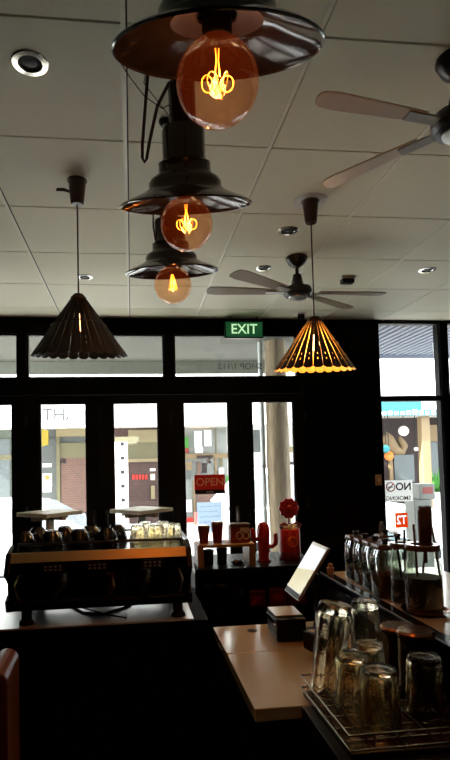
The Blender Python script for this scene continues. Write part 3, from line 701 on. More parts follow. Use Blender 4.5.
t = thing('paper_notice', 'pale blue handwritten paper notice stuck below the OPEN sign', 'notice', ((p0.x+p1.x)/2, 4.9095, (p0.z+p1.z)/2))
w_, h_ = p1.x-p0.x, p0.z-p1.z
MB().box(-w_/2, w_/2, -.001, .001, -h_/2, h_/2).build('sheet', M['f_paper'], t)
b = MB()
for k in range(5):
    x = -w_*.40; z = h_*(.36-.17*k)
    while x < w_*.38:
        l = random.uniform(.012, .03); pts = [(x+l*i/5, -.0016, z+.006*random.uniform(-1, 1)+.02*x) for i in range(6)]
        b.tube(pts, .0016, 4); x += l+random.uniform(.006, .014)
b.build('handwriting', M['ink'], t)
# no smoking sign on the side window
ys_ = Y0+.0535
p0, p1 = at(383.5, 480.5, ys_), at(413, 501, ys_)
t = thing('no_smoking_sign', 'white NO SMOKING sign with red circle on the side window', 'sign', ((p0.x+p1.x)/2, ys_, (p0.z+p1.z)/2))
w_, h_ = p1.x-p0.x, p0.z-p1.z
MB().box(-w_/2+.01, w_/2, -.001, .001, -h_/2, h_/2).build('sheet', M['f_white'], t)
cxx, czz = at(390.5, 487, ys_).x-t.location.x, at(390.5, 487, ys_).z-t.location.z
b = MB(); b.m = Matrix.Translation((cxx, -.0018, czz)) @ Matrix.Rotation(PI/2, 4, 'X'); R_ = .041
b.tube([(R_*math.cos(2*PI*i/28), R_*math.sin(2*PI*i/28), 0) for i in range(28)], .005, 6, True); b.tube([(-R_*.7, -R_*.7, 0), (R_*.7, R_*.7, 0)], .0045, 6); b.build('prohibition_ring', M['brightred'], t)
MB().box(cxx-.024, cxx+.022, -.0022, -.0011, czz-.006, czz+.004).build('cigarette', M['inkblack'], t)
text('lettering', 'NO', .098, M['inkblack'], t, (.052, -.0014, .036), OUTSIDE, .0006, bold=.0022)
text('lettering', 'SMOKING', .056, M['inkblack'], t, (-.003, -.0014, -.072), OUTSIDE, .0006, bold=.0005, sx=1.0)
p0, p1 = at(395, 513, ys_), at(408, 527.5, ys_)
t = thing('price_sticker', 'orange square sticker reading T2 on the side window', 'sticker', ((p0.x+p1.x)/2, ys_, (p0.z+p1.z)/2))
w_, h_ = p1.x-p0.x, p0.z-p1.z
sh_ = MB().box(-w_/2, w_/2, -.001, .001, -h_/2, h_/2).build('sheet', M['f_orange'], t)
cut = text('letter_cutter', 'T2', .112, M['f_white'], t, (0, 0, 0), OUTSIDE, .01, bold=.003, sx=.80)
md = sh_.modifiers.new('cut', 'BOOLEAN'); md.object = cut; md.operation = 'DIFFERENCE'; md.solver = 'EXACT'
bpy.context.view_layer.update(); me_ = bpy.data.meshes.new_from_object(sh_.evaluated_get(bpy.context.evaluated_depsgraph_get()))
sh_.modifiers.clear(); sh_.data = me_; bpy.data.objects.remove(cut)
text('lettering', 'T2', .112, M['f_white'], t, (0, 0, 0), OUTSIDE, 0, bold=.003, sx=.80)
p0, p1 = at(387.5, 530, ys_), at(398.5, 542, ys_)
t = thing('blue_sticker', 'small blue and orange sticker low on the side window', 'sticker', ((p0.x+p1.x)/2, ys_, (p0.z+p1.z)/2))
w_, h_ = p1.x-p0.x, p0.z-p1.z
MB().box(-w_/2, w_/2, -.001, .001, -h_/2, 0).build('sheet', M['f_blue'], t); MB().box(-w_/2, w_/2, -.001, .001, .001, h_/2).build('top_band', M['f_white'], t)['label'] = 'pale upper band'
b = MB(); [b.box(-w_*.4+k*.022, -w_*.4+.016+k*.022, -.002, -.0011, h_*.14, h_*.30) for k in range(4)]; b.build('print', M['orange'], t)
# light switch on the dark wall
p = at(378.5, 480, Y0-.01)
t = thing('light_switch', 'tan light switch plate on the black wall beside side window', 'light switch', (p.x, Y0-.0055, p.z))
MB().box(-.032, .032, -.008, 0, -.05, .05).build('plate', M['cork'], t, bevel=.002); MB().box(-.010, .010, -.013, -.008, -.016, .016).build('rocker', M['cream'], t, bevel=.002)

# ------------------------------------------------------------------ point of sale
t = thing('pos_tablet', 'tilted payment tablet with bright painted screen reflection, on the service counter', 'tablet', (.575, 1.83, .90))
A = at(313, 540, 1.90)-Vector((.575, 1.83, .90)); D = at(284, 589, 1.90)-Vector((.575, 1.83, .90))
ctr = (at(305.5, 569.5, 1.83)-Vector((.575, 1.83, .90)))
ax = (A-D).normalized(); ay = Vector((0, 1, 0)); ay = (ay-ax*ay.dot(ax)).normalized(); nz_ = ax.cross(ay)
if nz_.x > 0: nz_ = -nz_
fr = Matrix((ax, ay, nz_)).transposed().to_4x4(); fr.translation = ctr
Lx, Ly = (A-D).length*.5, .078
b = MB(); b.m = fr; b.box(-Lx, Lx, -Ly, Ly, -.010, 0); tb = b.build('tablet_body', M['screen'], t, bevel=.003)
b = MB(); b.m = fr; z_ = .0008
def quad(b, pts):
    b.f([b.v((x, y, z_)) for x, y in pts]); return b
quad(b, [(Lx*.88, -Ly*.93), (Lx*.88, Ly*.93), (-Lx*.10, Ly*.93), (Lx*.12, -Ly*.93)]).build('display', M['reflectpale'], tb)  # two-tone reflection painted on the tablet glass as emission, not screen content
b = MB(); b.m = fr; quad(b, [(Lx*.12, -Ly*.93), (-Lx*.10, Ly*.93), (-Lx*.78, Ly*.93), (-Lx*.78, -Ly*.93)]).build('display', M['reflectolive'], tb)['label'] = 'khaki painted reflection on the lower display'
b = MB(); b.m = fr; quad(b, [(-Lx*.80, -Ly*.93), (-Lx*.80, Ly*.93), (-Lx*.97, Ly*.93), (-Lx*.97, -Ly*.93)]).build('bezel', M['blackplastic'], tb)
b = MB(); foot = Vector((.045, 0, .012)); pA = ctr-nz_*.011; b.tube([foot, Vector((.05, 0, .10)), pA-nz_*.03, pA], [.016, .014, .012, .02], 12); b.build('stand_arm', M['blackplastic'], t, smooth=True)
MB().box(.004, .12, -.07, .07, 0, .014).build('stand_base', M['blackplastic'], t, bevel=.004)
t = thing('receipt_printer', 'small black receipt printer with pale reflection painted on top, in front of the tablet', 'printer', (.525, 1.865, .90), -.02)
MB().box(-.055, .045, -.075, .075, .001, .075).build('housing', M['blackplastic'], t, bevel=.006)
MB().box(-.052, .042, -.045, .070, .0752, .080).build('top_reflection', M['laminate'], t, bevel=.002)['label'] = 'tan plate for the reflection on top'  # light reflected on the black printer top, put into a tan colour
MB().box(-.0575, -.055, -.06, .07, .05, .062).build('trim_strip', M['chrome'], t)
t = thing('card_terminal', 'black card terminal lying beside the receipt printer', 'card terminal', (.590, 1.665, .90), .25)
b = MB(); b.prism([(-.075, 0), (.075, 0), (.075, .055), (.02, .060), (-.075, .032)], -.037, .037, 'x'); b.build('housing', M['blackplastic'], t, bevel=.004)
b = MB(); b.m = Matrix.Translation((0, .035, .0588)) @ Matrix.Rotation(-.09, 4, 'X'); b.box(-.028, .028, -.025, .028, 0, .002); b.build('display', M['cream'], t)
b = MB(); b.m = Matrix.Translation((0, -.03, .048)) @ Matrix.Rotation(.29, 4, 'X')
for i in range(3):
    for j in range(3): b.box(-.025+i*.018, -.012+i*.018, -.03+j*.018, -.018+j*.018, 0, .003)
b.build('keypad', M['button'], t)
# cork on the ledge
p = at(329, 578, 2.06)
t = thing('cork_stopper', 'small red-brown cork standing at the far end of the ledge', 'stopper', (.768, 2.09, 1.05))
MB().lathe([(0, 0), (.012, 0), (.014, .028), (0, .028)], 18).build('plug', M['cork'], t, smooth=True); MB().lathe([(0, .0282), (.009, .0282), (.009, .042), (0, .044)], 18).build('knob', M['cork'], t, smooth=True)

# ------------------------------------------------------------------ jars on the ledge
def rsq(w, r, n=4):
    out = []
    for qx, qy, a0 in ((w-r, w-r, 0), (-(w-r), w-r, PI/2), (-(w-r), -(w-r), PI), (w-r, -(w-r), 1.5*PI)):
        for k in range(n+1): a_ = a0+PI/2*k/n; out.append((qx+r*math.cos(a_), qy+r*math.sin(a_)))
    return out
def loft(b, secs, w, cap0=True, cap1=True):
    R_ = []
    for s, z in secs: R_.append([b.v((x*s, y*s, z)) for x, y in rsq(w, w*.35)])
    n = len(R_[0])
    for a_, c in zip(R_, R_[1:]):
        for k in range(n): b.f([a_[k], a_[(k+1) % n], c[(k+1) % n], c[k]])
    if cap0: b.f(R_[0][::-1])
    if cap1: b.f(R_[-1])
    return b
def jar(x, y, w, h, label, fill, fillmat, rz=0, z=1.05):
    t = thing('storage_jar', label, 'jar', (x, y, z), rz, group='lidded storage jars on the ledge')
    loft(MB(), [(.94, 0), (1, .006), (1, h*.74), (.97, h*.80), (.80, h*.90), (.78, h*.94)], w, True, False).build('glass_body', M['jar'], t, smooth=True)
    loft(MB(), [(.88, .006), (.92, .012), (.92, h*fill*.92), (.70, h*fill), (.2, h*fill*1.04)], w).build('contents', fillmat, t, smooth=True)
    ld = loft(MB(), [(.90, h*.905), (.93, h*.915), (.93, h-.004), (.88, h)], w).build('lid', M['lidwood'], t, smooth=True)
    MB().lathe([(0, h), (.010, h), (.008, h+.006), (.013, h+.012), (.010, h+.017), (0, h+.018)], 18).build('knob', M['blackplastic'], ld, smooth=True)
    return t
jar(.830, 1.975, .036, .165, 'square glass jar at the far end of the ledge row', .35, M['beans'])
jar(.829, 1.894, .037, .165, 'square glass jar second from the far end of the row', .30, M['cookies'])
jar(.827, 1.811, .038, .168, 'square glass jar third from the far end, dark filling', .38, M['beans'])
jar(.823, 1.726, .040, .170, 'square glass jar with brown lid before the open-topped pair', .46, M['cookies'])
jar(.925, 1.935, .036, .17, 'square glass jar in the back row nearest the dark wall', .3, M['beans'])
jar(.925, 1.840, .037, .168, 'square glass jar in the back row beside the brown lidded jar', .3, M['cookies'])
def big_jar(x, y, r, h, label, fill, z=1.05):
    t = thing('canister_jar', label, 'jar', (x, y, z), group='round wide glass jars on the ledge')
    MB().lathe([(0, 0), (r*.96, 0), (r, .006), (r, h*.74), (r*.86, h*.88), (r*.84, h)], 40).build('glass_body', M['jar'], t, smooth=True)
    MB().lathe([(0, .004), (r*.92, .004), (r*.95, .012), (r*.95, h*fill), (r*.6, h*fill+.004), (0, h*fill+.002)], 32).build('contents', M['beans'], t, smooth=True)
    ld = MB().lathe([(r*.62, h+.001), (r*.92, h+.001), (r*.94, h+.004), (r*.94, h+.014), (r*.9, h+.018), (r*.62, h+.018)], 36, closed=True).build('lid_ring', M['lidwood'], t, smooth=True)
    return t
big_jar(.838, 1.640, .040, .168, 'narrow round glass jar with black straws, before the paddle jar', .45)
big_jar(.838, 1.520, .052, .172, 'widest round glass jar, nearest the viewer, full of dark beans', .56, 1.0585)
# utensils standing in the jars
t = thing('wooden_paddle', 'red-brown wooden paddle with notched top standing in the widest jar', 'paddle', (.850, 1.525, 1.192))
out = [(-.016, .035), (.016, .035), (.020, .07), (.021, .158)]
for k in range(5): out += [(.021-.0084*k-.002, .166), (.021-.0084*k-.0042, .158)]
out += [(-.021, .15), (-.020, .07)]
b = MB(); b.prism(out, -.005, .005); b.build('blade', M['paddle'], t, rot=(0, .02, .15), bevel=.002)
MB().cyl(.0055, .0, .04, 10).build('handle', M['paddle'], t)
for k, (x, y, dx, dy, l, lab) in enumerate(((.832, 1.640, -.014, .0, .128, 'black straw leaning out of the narrow jar, shorter one'), (.846, 1.644, .006, .005, .146, 'black straw leaning out of the narrow jar, taller one'))):
    o = MB().tube([(0, 0, 0), (dx, dy, l)], .0036, 8).build('drinking_straw', M['blackplastic'], loc=(x, y, 1.128)); tag(o, lab, 'straw', 'black straws in the narrow jar')
o = MB().tube([(0, 0, 0), (-.006, 0, .15)], .0035, 8).build('stirring_stick', M['timber'], loc=(.812, 1.505, 1.158)); tag(o, 'thin pale stick beside the wooden paddle in the widest jar', 'stick')
t = thing('steel_spoon', 'steel spoon standing upright behind the square jars, before the switch', 'spoon', (.968, 2.05, 1.05))
MB().tube([(0, 0, 0), (0, 0, .145)], .0035, 8).build('handle', M['steel'], t, smooth=True)
b = MB(); b.m = Matrix.Translation((0, 0, .172)) @ Matrix.Scale(.32, 4, (0, 1, 0)); b.sphere(.0135, (0, 0, 0), 18, 12, 2.5); b.build('bowl', M['steel'], t, smooth=True)
t = thing('steel_tongs', 'long steel tongs standing open on the ledge past the widest jar', 'tongs', (.965, 1.70, 1.05))
for s_ in (-1, 1):
    MB().tube([(.004*s_, 0, .245), (.012*s_, 0, .20), (.030*s_, .0, .06), (.034*s_, 0, .006)], [.003, .004, .004, .005], 8).build('arm', M['steel'], t, smooth=True)
MB().sphere(.006, (0, 0, .245), 14, 8).build('hinge', M['steel'], t, smooth=True)
t = thing('brown_saucer', 'brown saucer underneath the widest round jar on the ledge', 'saucer', (.838, 1.520, 1.05))
MB().lathe([(0, 0), (.045, 0), (.064, .010), (.066, .013), (.062, .013), (.054, .008), (0, .008)], 36).build('dish', M['bronze'], t, smooth=True)
# ------------------------------------------------------------------ canisters behind the rack
def tin(x, y, h, r, label):
    t = thing('dark_canister', label, 'canister', (x, y, .90), group='dark canisters with bronze lids')
    MB().lathe([(0, 0), (r*.94, 0), (r*.96, h*.9), (0, h*.9)], 32).build('body', M['enamel'], t, smooth=True)
    MB().lathe([(r*.90, h*.902), (r, h*.93), (r, h*.97), (r*.9, h), (0, h-.002)], 36).build('lid', M['bronze'], t, smooth=True)
tin(.692, 1.40, .158, .044, 'dark canister with bronze lid, tucked behind its lower twin')
tin(.690, 1.30, .176, .046, 'dark canister with bronze lid just behind the lone rack glass')

# ------------------------------------------------------------------ dish rack and its glasses
t = thing('glass_rack', 'dark wire drying rack with upturned glasses on the black bench', 'dish rack', (0, 0, 0))
X0, X1, YA, YB, ZR = .424, .735, 1.075, 1.385, .90
MB().box(X0, X1, YA, YB, ZR, ZR+.012).build('tray', M['redtray'], t, bevel=.003)
loop_ = lambda z, e=0: [(X0-e, YA-e, z), (X1+e*0, YA-e, z), (X1+e*0, YB+e, z), (X0-e, YB+e, z)]
MB().tube(loop_(ZR+.020, .002), .0030, 6, True).build('rail', M['wire'], t); MB().tube(loop_(ZR+.050, .003), .0028, 6, True).build('rail', M['wire'], t)
for k in range(5):
    y = YA+.045+k*.055; MB().tube([(X0-.003, y, ZR+.050), (X0, y, ZR+.021), (X0+.01, y, ZR+.015), (X1-.006, y, ZR+.015)], .0018, 6).build('cross_wire', M['wire'], t)
for k in range(4):
    x = X0+.05+k*.07; MB().tube([(x, YA-.003, ZR+.050), (x, YA, ZR+.021), (x, YA+.01, ZR+.0185), (x, YB-.01, ZR+.0185), (x, YB, ZR+.021), (x, YB+.003, ZR+.050)], .0018, 6).build('long_wire', M['blackmetal'], t)
zr = ZR+.0175
GG = 'upturned glasses in the drying rack'
tumbler('pint_glass', 'upturned faceted glass at the front of the rack', 'glass', (.530, 1.165, zr), .044, .038, .125, GG)
tumbler('pint_glass', 'upturned faceted glass peeking out behind the front rack glass', 'glass', (.510, 1.262, zr), .042, .036, .122, GG)
tumbler('pint_glass', 'upturned faceted glass in the middle of the rack crowd', 'glass', (.578, 1.325, zr), .042, .036, .125, GG)
tumbler('sundae_glass', 'tall upturned fluted glass leaning over at the rack end', 'glass', (.468, 1.345, zr), .036, .040, .225, GG, tilt=(0, .16, 0), nf=14, wob=.06)
tumbler('beer_glass', 'tall upturned glass standing behind the rack near the jars', 'glass', (.648, 1.50, .9005), .042, .037, .200, GG, wob=.04)
tumbler('short_tumbler', 'short upturned tumbler alone in the rack by the canisters', 'glass', (.652, 1.195, zr), .042, .036, .135, GG)

# ------------------------------------------------------------------ street
ZF, ZRD = -.06, -.38
struct(MB().box(-14, 22, Y1, 8.0, ZF-.4, ZF).build('footpath', M['pavement']))
struct(MB().box(-30, 40, 8.0, 14.2, ZRD-.2, ZRD).build('road', M['asphalt']))
struct(MB().box(-30, 40, 14.2, 40, ZRD-.2, ZRD+.16).build('far_footpath', M['pavement']))
# awnings of this building
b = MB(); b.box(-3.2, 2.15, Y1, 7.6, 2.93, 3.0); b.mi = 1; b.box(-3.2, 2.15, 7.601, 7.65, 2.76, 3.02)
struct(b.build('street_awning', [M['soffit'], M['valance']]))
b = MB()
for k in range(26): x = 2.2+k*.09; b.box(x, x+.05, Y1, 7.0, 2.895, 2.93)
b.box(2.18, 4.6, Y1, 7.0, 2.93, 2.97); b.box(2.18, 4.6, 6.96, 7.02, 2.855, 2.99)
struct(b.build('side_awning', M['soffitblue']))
struct(MB().box(-3.2, 4.6, Y1-.1, Y1+.02, 2.98, 4.2).build('parapet', M['darkwall']))
b = MB(); pts = [at(432, 330, 6.2), at(433, 350, 6.2), at(436, 368, 6.2), at(437, 392, 6.2)]; pts[0].z = 2.895
b.tube(pts, .006, 6); b.tube([pts[-1]+Vector((-.07, 0, .02)), pts[-1], pts[-1]+Vector((.05, 0, .015))], .005, 6)
tag(b.build('hanging_cable', M['pipe'], smooth=True), 'thin pale cable dangling below the awning outside the side window', 'cable')

# weathered post and downpipe outside the last door pane
px = at(276, 430, 6.3).x
b = MB(); b.lathe([(.125, ZF), (.125, .6), (.135, 1.4), (.128, 2.2), (.12, 2.93)], 20, fac=lambda i, k: 1+.06*math.sin(i*2.3+k*1.7))
o = b.build('veranda_post', M['bark'], loc=(px+.02, 6.3, 0), smooth=True); tag(o, 'thick weathered flaking timber post outside the door pane by the flower', 'post')
t = thing('downpipe', 'slim pale downpipe running beside the weathered timber post', 'pipe', (px-.165, 6.3, ZF))
MB().cyl(.028, 0, 2.98, 16).build('pipe', M['pipe'], t, smooth=True)
for z in (.5, 1.5, 2.4): MB().lathe([(.029, z-.02), (.034, z-.02), (.034, z+.02), (.029, z+.02)], 16).build('bracket', M['steel'], t)

# parked cars
def car(cx_, cy_, L, roofz, label, ahead=1):
    t = thing('parked_car', label, 'car', (cx_, cy_, ZRD)); t.scale = (ahead, 1, 1)
    H = roofz-ZRD; h = H/1.45
    low = [(-L*.5, .28*h), (-L*.5, .62*h), (-L*.47, .86*h), (-L*.30, .93*h), (L*.17, .93*h), (L*.36, .84*h), (L*.47, .70*h), (L*.5, .50*h), (L*.5, .28*h)]
    b = MB(); b.prism(low, -.86, .86); b.build('body', M['carwhite'], t, bevel=.06, smooth=True)
    top = [(-L*.44, .931*h), (-L*.34, 1.30*h), (-L*.26, 1.42*h), (-L*.10, 1.45*h), (L*.02, 1.40*h), (L*.20, .931*h)]
    b = MB(); P0 = [b.v((x, -.80+.14*(z-.93*h)/(.52*h), z)) for x, z in top]; P1 = [b.v((x, .80-.14*(z-.93*h)/(.52*h), z)) for x, z in top]
    b.f(P0); b.f(P1[::-1])
    for i in range(6): b.f([P0[i], P1[i], P1[(i+1) % 6], P0[(i+1) % 6]])
    b.build('roof', M['carwhite'], t, bevel=.05, smooth=True)
    for s in (-1, 1):
        for xa_, xb_, xc, xd in ((-.38, -.31, -.13, -.11), (-.09, -.10, .005, .14)):
            b = MB(); yy = lambda z: s*(.812-.14*(z-.93*h)/(.52*h))
            z0, z1 = .99*h, 1.33*h
            b.f([b.v((L*xa_, yy(z0), z0)), b.v((L*xb_, yy(z1), z1)), b.v((L*xc, yy(z1), z1)), b.v((L*xd, yy(z0), z0))]); b.build('side_window', M['carglass'], t, solid=.008)
        MB().box(L*.40, L*.475, s*.60-.14, s*.60+.14, .60*h, .70*h).build('head_lamp', M['carlamp'], t, bevel=.02)
        MB().box(-L*.505, -L*.49, s*.66-.10, s*.66+.10, .60*h, .78*h).build('tail_lamp', M['brightred'], t, bevel=.01)
        MB().box(L*.13, L*.16, s*.90-.07, s*.90+.07, .95*h, 1.06*h).build('wing_mirror', M['carwhite'], t, bevel=.02)
    b = MB(); y = .66
    b.f([b.v((L*.197, -.74, .955*h)), b.v((L*.197, .74, .955*h)), b.v((L*.040, .66, 1.375*h)), b.v((L*.040, -.66, 1.375*h))]); b.build('windscreen', M['carglass'], t, solid=.01)
    for x in (-L*.31, L*.30):
        for s in (-1, 1):
            b = MB(); b.m = Matrix.Translation((x, s*.80, .31)) @ Matrix.Rotation(PI/2, 4, 'X')
            b.lathe([(0, -.09), (.24, -.09), (.31, -.06), (.31, .06), (.24, .09), (0, .09)], 28); w = b.build('wheel', M['tyre'], t, smooth=True)
            b = MB(); b.m = Matrix.Translation((x, s*.895, .31)) @ Matrix.Rotation(PI/2, 4, 'X'); b.cyl(.19, -.008, .008, 24); b.build('hubcap', M['carlamp'], w)
    return t
car(-1.55, 9.3, 4.3, .98, 'white parked car seen through the folding doors')
car(3.35, 9.3, 4.4, 1.42, 'white parked car behind the NO SMOKING sign')

# parking meter
px = at(420, 520, 6.4).x
t = thing('ticket_machine', 'grey kerbside ticket machine outside the side window', 'ticket machine', (px, 6.4, ZF))
MB().box(-.13, .10, -.12, .12, .08, 1.05).build('cabinet', M['meter'], t, bevel=.01)
MB().box(-.05, .15, -.11, .11, 1.052, 1.24).build('head', M['meter'], t, bevel=.01)
MB().box(-.01, .12, -.113, -.111, 1.12, 1.20).build('label_panel', M['maroon'], t)
MB().box(-.08, .06, -.123, -.121, .66, .98).build('front_panel', M['w_grey'], t)
MB().box(-.10, .10, -.08, .08, 0, .08).build('plinth', M['w_grey'], t)

# ------------------------------------------------------------------ shops over the road
YS, YA_ = 16.0, 13.6           # shop wall and awning edge
def X_(x, Y=YS): return at(x, 462, Y).x
def Z_(x, y, Y=YS): return at(x, y, Y).z
def shop(label, xa, xb, wallm, upperm, fasciam, feats, zf=(2.44, 3.05)):
    x0, x1 = X_(xa), X_(xb)
    t = thing('shop_building', label, 'building', ((x0+x1)/2, YS, 0), group='shops over the road'); ox = (x0+x1)/2
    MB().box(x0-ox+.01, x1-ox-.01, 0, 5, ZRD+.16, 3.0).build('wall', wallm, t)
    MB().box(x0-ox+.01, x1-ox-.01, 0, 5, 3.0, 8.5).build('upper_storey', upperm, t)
    b = MB(); b.box(x0-ox+.005, x1-ox-.005, YA_+.06-YS, -.005, zf[0]+.12, zf[0]+.22); b.build('awning', M['w_pale'], t)
    MB().box(x0-ox+.005, x1-ox-.005, YA_-YS, YA_+.06-YS, zf[0], zf[1]).build('fascia', fasciam, t)
    for nm, px0, py0, px1, py1, d, m_ in feats:
        a_ = at(px0, py0, YS-d); c = at(px1, py1, YS-d)
        MB().box(a_.x-ox, c.x-ox, -d, -.002, c.z, a_.z).build(nm, m_, t)
    return t
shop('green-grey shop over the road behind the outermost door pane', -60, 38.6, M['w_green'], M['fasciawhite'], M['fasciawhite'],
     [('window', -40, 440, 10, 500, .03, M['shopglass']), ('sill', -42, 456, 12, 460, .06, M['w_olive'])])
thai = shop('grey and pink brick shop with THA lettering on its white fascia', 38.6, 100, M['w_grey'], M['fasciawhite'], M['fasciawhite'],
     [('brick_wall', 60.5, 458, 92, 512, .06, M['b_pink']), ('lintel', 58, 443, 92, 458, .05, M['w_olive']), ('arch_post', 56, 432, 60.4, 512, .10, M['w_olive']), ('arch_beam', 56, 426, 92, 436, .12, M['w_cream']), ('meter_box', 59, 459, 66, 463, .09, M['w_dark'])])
p = at(59.5, 415, YA_-.02)
text('lettering', 'THA', .42, M['inkgrey'], thai, (p.x-thai.location.x, YA_-.006-YS, p.z), INSIDE, .004, sx=1.0)
a_, c = at(68, 407, YA_), at(84, 425, YA_)
MB().box(a_.x-thai.location.x, c.x-thai.location.x, YA_-.02-YS, YA_-.002-YS, c.z+.04, a_.z-.03).build('fascia_panel', M['panelblue'], thai)['label'] = 'pale blue panel on the fascia'
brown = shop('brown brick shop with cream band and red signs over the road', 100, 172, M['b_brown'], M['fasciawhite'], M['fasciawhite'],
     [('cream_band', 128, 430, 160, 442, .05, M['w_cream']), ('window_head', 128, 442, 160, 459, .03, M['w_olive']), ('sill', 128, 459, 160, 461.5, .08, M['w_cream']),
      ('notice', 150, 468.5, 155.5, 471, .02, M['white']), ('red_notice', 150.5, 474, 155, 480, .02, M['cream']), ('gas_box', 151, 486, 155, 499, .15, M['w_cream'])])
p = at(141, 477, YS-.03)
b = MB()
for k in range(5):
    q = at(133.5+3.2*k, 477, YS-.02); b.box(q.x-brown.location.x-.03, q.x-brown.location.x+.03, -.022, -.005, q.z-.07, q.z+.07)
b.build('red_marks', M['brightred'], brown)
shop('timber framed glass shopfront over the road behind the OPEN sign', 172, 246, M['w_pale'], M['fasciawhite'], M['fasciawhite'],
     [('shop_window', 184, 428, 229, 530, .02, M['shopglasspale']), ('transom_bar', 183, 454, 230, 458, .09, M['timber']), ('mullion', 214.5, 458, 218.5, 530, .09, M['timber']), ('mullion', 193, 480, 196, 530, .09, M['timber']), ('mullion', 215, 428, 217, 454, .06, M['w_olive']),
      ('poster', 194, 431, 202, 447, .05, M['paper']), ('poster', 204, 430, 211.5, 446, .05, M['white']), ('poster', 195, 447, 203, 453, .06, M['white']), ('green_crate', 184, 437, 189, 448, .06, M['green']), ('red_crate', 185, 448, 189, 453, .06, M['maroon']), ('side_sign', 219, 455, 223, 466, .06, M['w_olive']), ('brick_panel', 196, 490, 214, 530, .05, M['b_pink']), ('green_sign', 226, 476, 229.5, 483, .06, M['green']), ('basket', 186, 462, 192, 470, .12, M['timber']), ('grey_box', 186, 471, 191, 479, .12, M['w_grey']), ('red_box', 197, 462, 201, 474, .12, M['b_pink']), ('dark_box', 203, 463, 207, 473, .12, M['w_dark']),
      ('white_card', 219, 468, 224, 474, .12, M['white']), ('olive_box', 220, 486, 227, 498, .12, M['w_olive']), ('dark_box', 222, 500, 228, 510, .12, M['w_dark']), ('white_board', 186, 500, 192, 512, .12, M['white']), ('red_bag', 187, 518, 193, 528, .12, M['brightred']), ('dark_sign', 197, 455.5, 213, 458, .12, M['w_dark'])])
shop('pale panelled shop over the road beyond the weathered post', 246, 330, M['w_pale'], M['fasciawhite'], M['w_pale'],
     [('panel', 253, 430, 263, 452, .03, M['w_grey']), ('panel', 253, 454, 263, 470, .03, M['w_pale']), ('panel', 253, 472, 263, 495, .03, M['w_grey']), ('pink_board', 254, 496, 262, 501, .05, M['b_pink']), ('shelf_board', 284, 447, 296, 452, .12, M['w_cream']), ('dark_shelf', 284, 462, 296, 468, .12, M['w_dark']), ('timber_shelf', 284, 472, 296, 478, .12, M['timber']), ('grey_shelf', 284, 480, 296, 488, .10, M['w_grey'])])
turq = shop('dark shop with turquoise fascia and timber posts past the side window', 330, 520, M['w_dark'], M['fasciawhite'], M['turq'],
     [('shop_window', 394, 455, 415, 482, .03, M['shopglass']), ('window_frame', 389, 452, 394, 490, .08, M['timber']), ('side_window', 430, 442, 440, 500, .03, M['shopglass']), ('white_board', 438.5, 440, 442, 500, .06, M['white']), ('timber_beam', 428, 425, 450, 441, .20, M['timber'])], zf=(2.62, 3.10))
b = MB()
for k in range(9):
    q = at(384+6.2*k, 417, YA_); b.box(q.x-turq.location.x-.055, q.x-turq.location.x+.055, YA_-.02-YS, YA_-.002-YS, 2.64, 2.64+random.choice((.10, .13, .08)))
b.build('fascia_lettering', M['white'], turq)
a_, c = at(421, 401, YA_), at(446, 420, YA_)
MB().box(a_.x-turq.location.x, c.x-turq.location.x, YA_-.03-YS, YA_-.021-YS, 2.76, 3.08).build('fascia_panel', M['white'], turq)['label'] = 'white panel at the end of the fascia'
q = at(424, 440, 13.9)
o = MB().box(-.12, .12, -.12, .12, ZRD+.16, 2.61).build('timber_post', M['timber'], loc=(q.x, 13.9, 0), bevel=.02); tag(o, 'square tan timber post under the turquoise fascia', 'post')
# swoosh, lanterns, bunting
b = MB(); pts = [at(x, y, 15.2) for x, y in ((384, 436), (388, 440), (392, 446), (397, 451), (402, 451), (404, 446), (401, 441), (399, 437))]
b.tube(pts, [.16, .19, .17, .14, .12, .12, .10, .05], 10); q = b.build('curved_sculpture', M['timber'], smooth=True); tag(q, 'curved tan timber hook shape hanging under the turquoise fascia', 'ornament')
def lantern(x, y, r, m_, label, Y=15.0):
    q = at(x, y, Y); t = thing('globe_lantern', label, 'lantern', (q.x, Y, q.z), group='globe lanterns over the road')
    MB().sphere(r, (0, 0, 0), 20, 12).build('globe', m_, t, smooth=True); MB().cyl(.012, r, 2.735-q.z, 8).build('cord', M['cable'], t)
lantern(403.5, 431, .15, M['globe'], 'large white globe lantern hanging below the turquoise fascia')
lantern(416, 449, .06, M['globe'], 'tiny white globe lantern close to the tan timber post')
lantern(386, 449, .11, M['turq'], 'turquoise globe lantern beside the curved timber hook', 14.6)
lantern(389, 456, .13, M['orange'], 'orange globe lantern below the curved timber hook', 14.8)
# potted plant
q = at(437, 488, 14.6)
t = thing('potted_plant', 'leafy green plant in a pale pot over the road', 'plant', (q.x, 14.6, ZRD+.16))
MB().lathe([(0, 0), (.22, 0), (.30, .75), (.27, .75), (.2, .06), (0, .06)], 20).build('pot', M['w_pale'], t, smooth=True)
b = MB()
for k in range(60):
    a0 = random.uniform(0, 6.28); el = random.uniform(.3, 1.5); L_ = random.uniform(.35, .8)
    d = Vector((math.cos(a0)*math.cos(el), math.sin(a0)*math.cos(el), math.sin(el))); s = d.cross(Vector((0, 0, 1))).normalized()*.05; o_ = Vector((0, 0, .7))
    b.f([b.v(o_), b.v(o_+d*L_*.5+s), b.v(o_+d*L_), b.v(o_+d*L_*.5-s)])
b.build('foliage', M['green'], t)
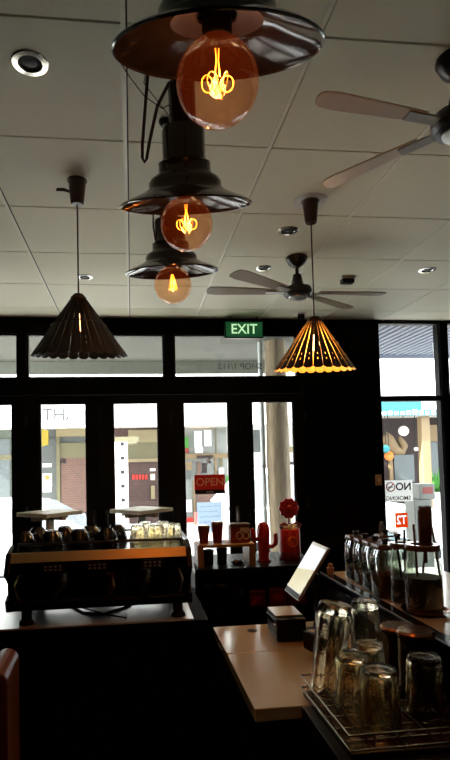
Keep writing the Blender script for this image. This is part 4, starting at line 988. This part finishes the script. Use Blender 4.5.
# white veranda post with square holes + bracket
q = at(121, 460, 13.75)
t = thing('pierced_post', 'white veranda post with a row of dark square holes over the road', 'post', (q.x, 13.75, ZRD+.16))
MB().box(-.17, .17, -.10, .10, 0, 2.28).build('shaft', M['white'], t)
b = MB()
for k in range(6): z = at(122, 444+14*k, 13.65).z-(ZRD+.16); b.box(-.01, .085, -.108, -.099, z-.045, z+.045)
b.build('square_holes', M['inkblack'], t)
b = MB(); b.tube([(-.16, -.02, 1.70), (-.13, -.04, 1.95), (-.02, -.05, 2.14), (.20, -.05, 2.24), (.40, -.04, 2.26)], .045, 8); b.box(-.2, .45, -.08, .08, 2.281, 2.42-.03+.02); b.build('bracket', M['w_olive'], t, smooth=True)
# signs on the grey shop
q0, q1 = at(40.2, 428.5, 15.3), at(48.5, 446.5, 15.3)
t = thing('yellow_sign', 'yellow projecting sign on the grey shop over the road', 'sign', ((q0.x+q1.x)/2, 15.3, (q0.z+q1.z)/2))
b = MB(); w_, h_ = (q1.x-q0.x)/2, (q0.z-q1.z)/2
b.prism([(-w_, -h_), (w_, -h_*.8), (w_, h_*.75), (-w_, h_)], -.05, .05); b.build('board', M['yellow'], t); MB().box(-.03, .03, .05, .69, -.03, .03).build('arm', M['blackmetal'], t)
for (x0, y0, x1, y1, m_, lab) in ((42.5, 463.5, 51.5, 467, 'white', 'small white strip notice on the grey shop wall'), (42.5, 473.5, 52, 486, 'cream', 'large cream poster on the grey shop wall over the road'), (42.5, 486.8, 51.5, 492, 'paper', 'pale notice below the cream poster on the grey wall')):
    q0, q1 = at(x0, y0, YS-.02), at(x1, y1, YS-.02)
    t = thing('wall_poster', lab, 'poster', ((q0.x+q1.x)/2, YS-.012, (q0.z+q1.z)/2)); w_, h_ = (q1.x-q0.x)/2, (q0.z-q1.z)/2
    MB().box(-w_, w_, -.006, .006, -h_, h_).build('sheet', M[m_], t)
    if m_ == 'cream':
        b = MB(); b.m = Matrix.Translation((0, -.008, h_*.35)) @ Matrix.Rotation(PI/2, 4, 'X'); b.cyl(w_*.5, -.002, .002, 20); b.build('red_disc', M['orange'], t)

# ------------------------------------------------------------------ light
w = bpy.data.worlds.new('world'); S.world = w; w.use_nodes = True
nt = w.node_tree; bg = nt.nodes['Background']
bg.inputs['Color'].default_value = (.90, .96, 1.0, 1); bg.inputs['Strength'].default_value = 2.6
sl = bpy.data.lights.new('sun', 'SUN'); sl.energy = 13.5; sl.angle = .02; sl.color = (1, .95, .86)
so = bpy.data.objects.new('sun', sl); C.objects.link(so)
so.rotation_euler = Vector((.80, .18, -.62)).to_track_quat('-Z', 'Y').to_euler()
for k, (x0, x1, z0, z1) in enumerate(((DXL, DXR, .3, 2.68), (2.347, 2.965, .22, 2.797), (3.045, 3.62, .22, 2.797))):
    al = bpy.data.lights.new('daylight_portal', 'AREA'); al.shape = 'RECTANGLE'; al.size = x1-x0; al.size_y = z1-z0; al.cycles.is_portal = True
    ao = bpy.data.objects.new('daylight_portal', al); C.objects.link(ao); ao.location = ((x0+x1)/2, Y1+.05, (z0+z1)/2); ao.rotation_euler = (-PI/2, 0, 0)

# ------------------------------------------------------------------ render look
S.view_settings.view_transform = 'Standard'; S.view_settings.look = 'None'; S.view_settings.exposure = 1.3; S.view_settings.gamma = 1
S.view_settings.use_curve_mapping = False
cy_ = S.cycles
cy_.use_denoising = True; cy_.max_bounces = 14; cy_.transparent_max_bounces = 24; cy_.transmission_bounces = 12; cy_.glossy_bounces = 6; cy_.diffuse_bounces = 4
cy_.caustics_reflective = False; cy_.caustics_refractive = False; cy_.sample_clamp_indirect = 6
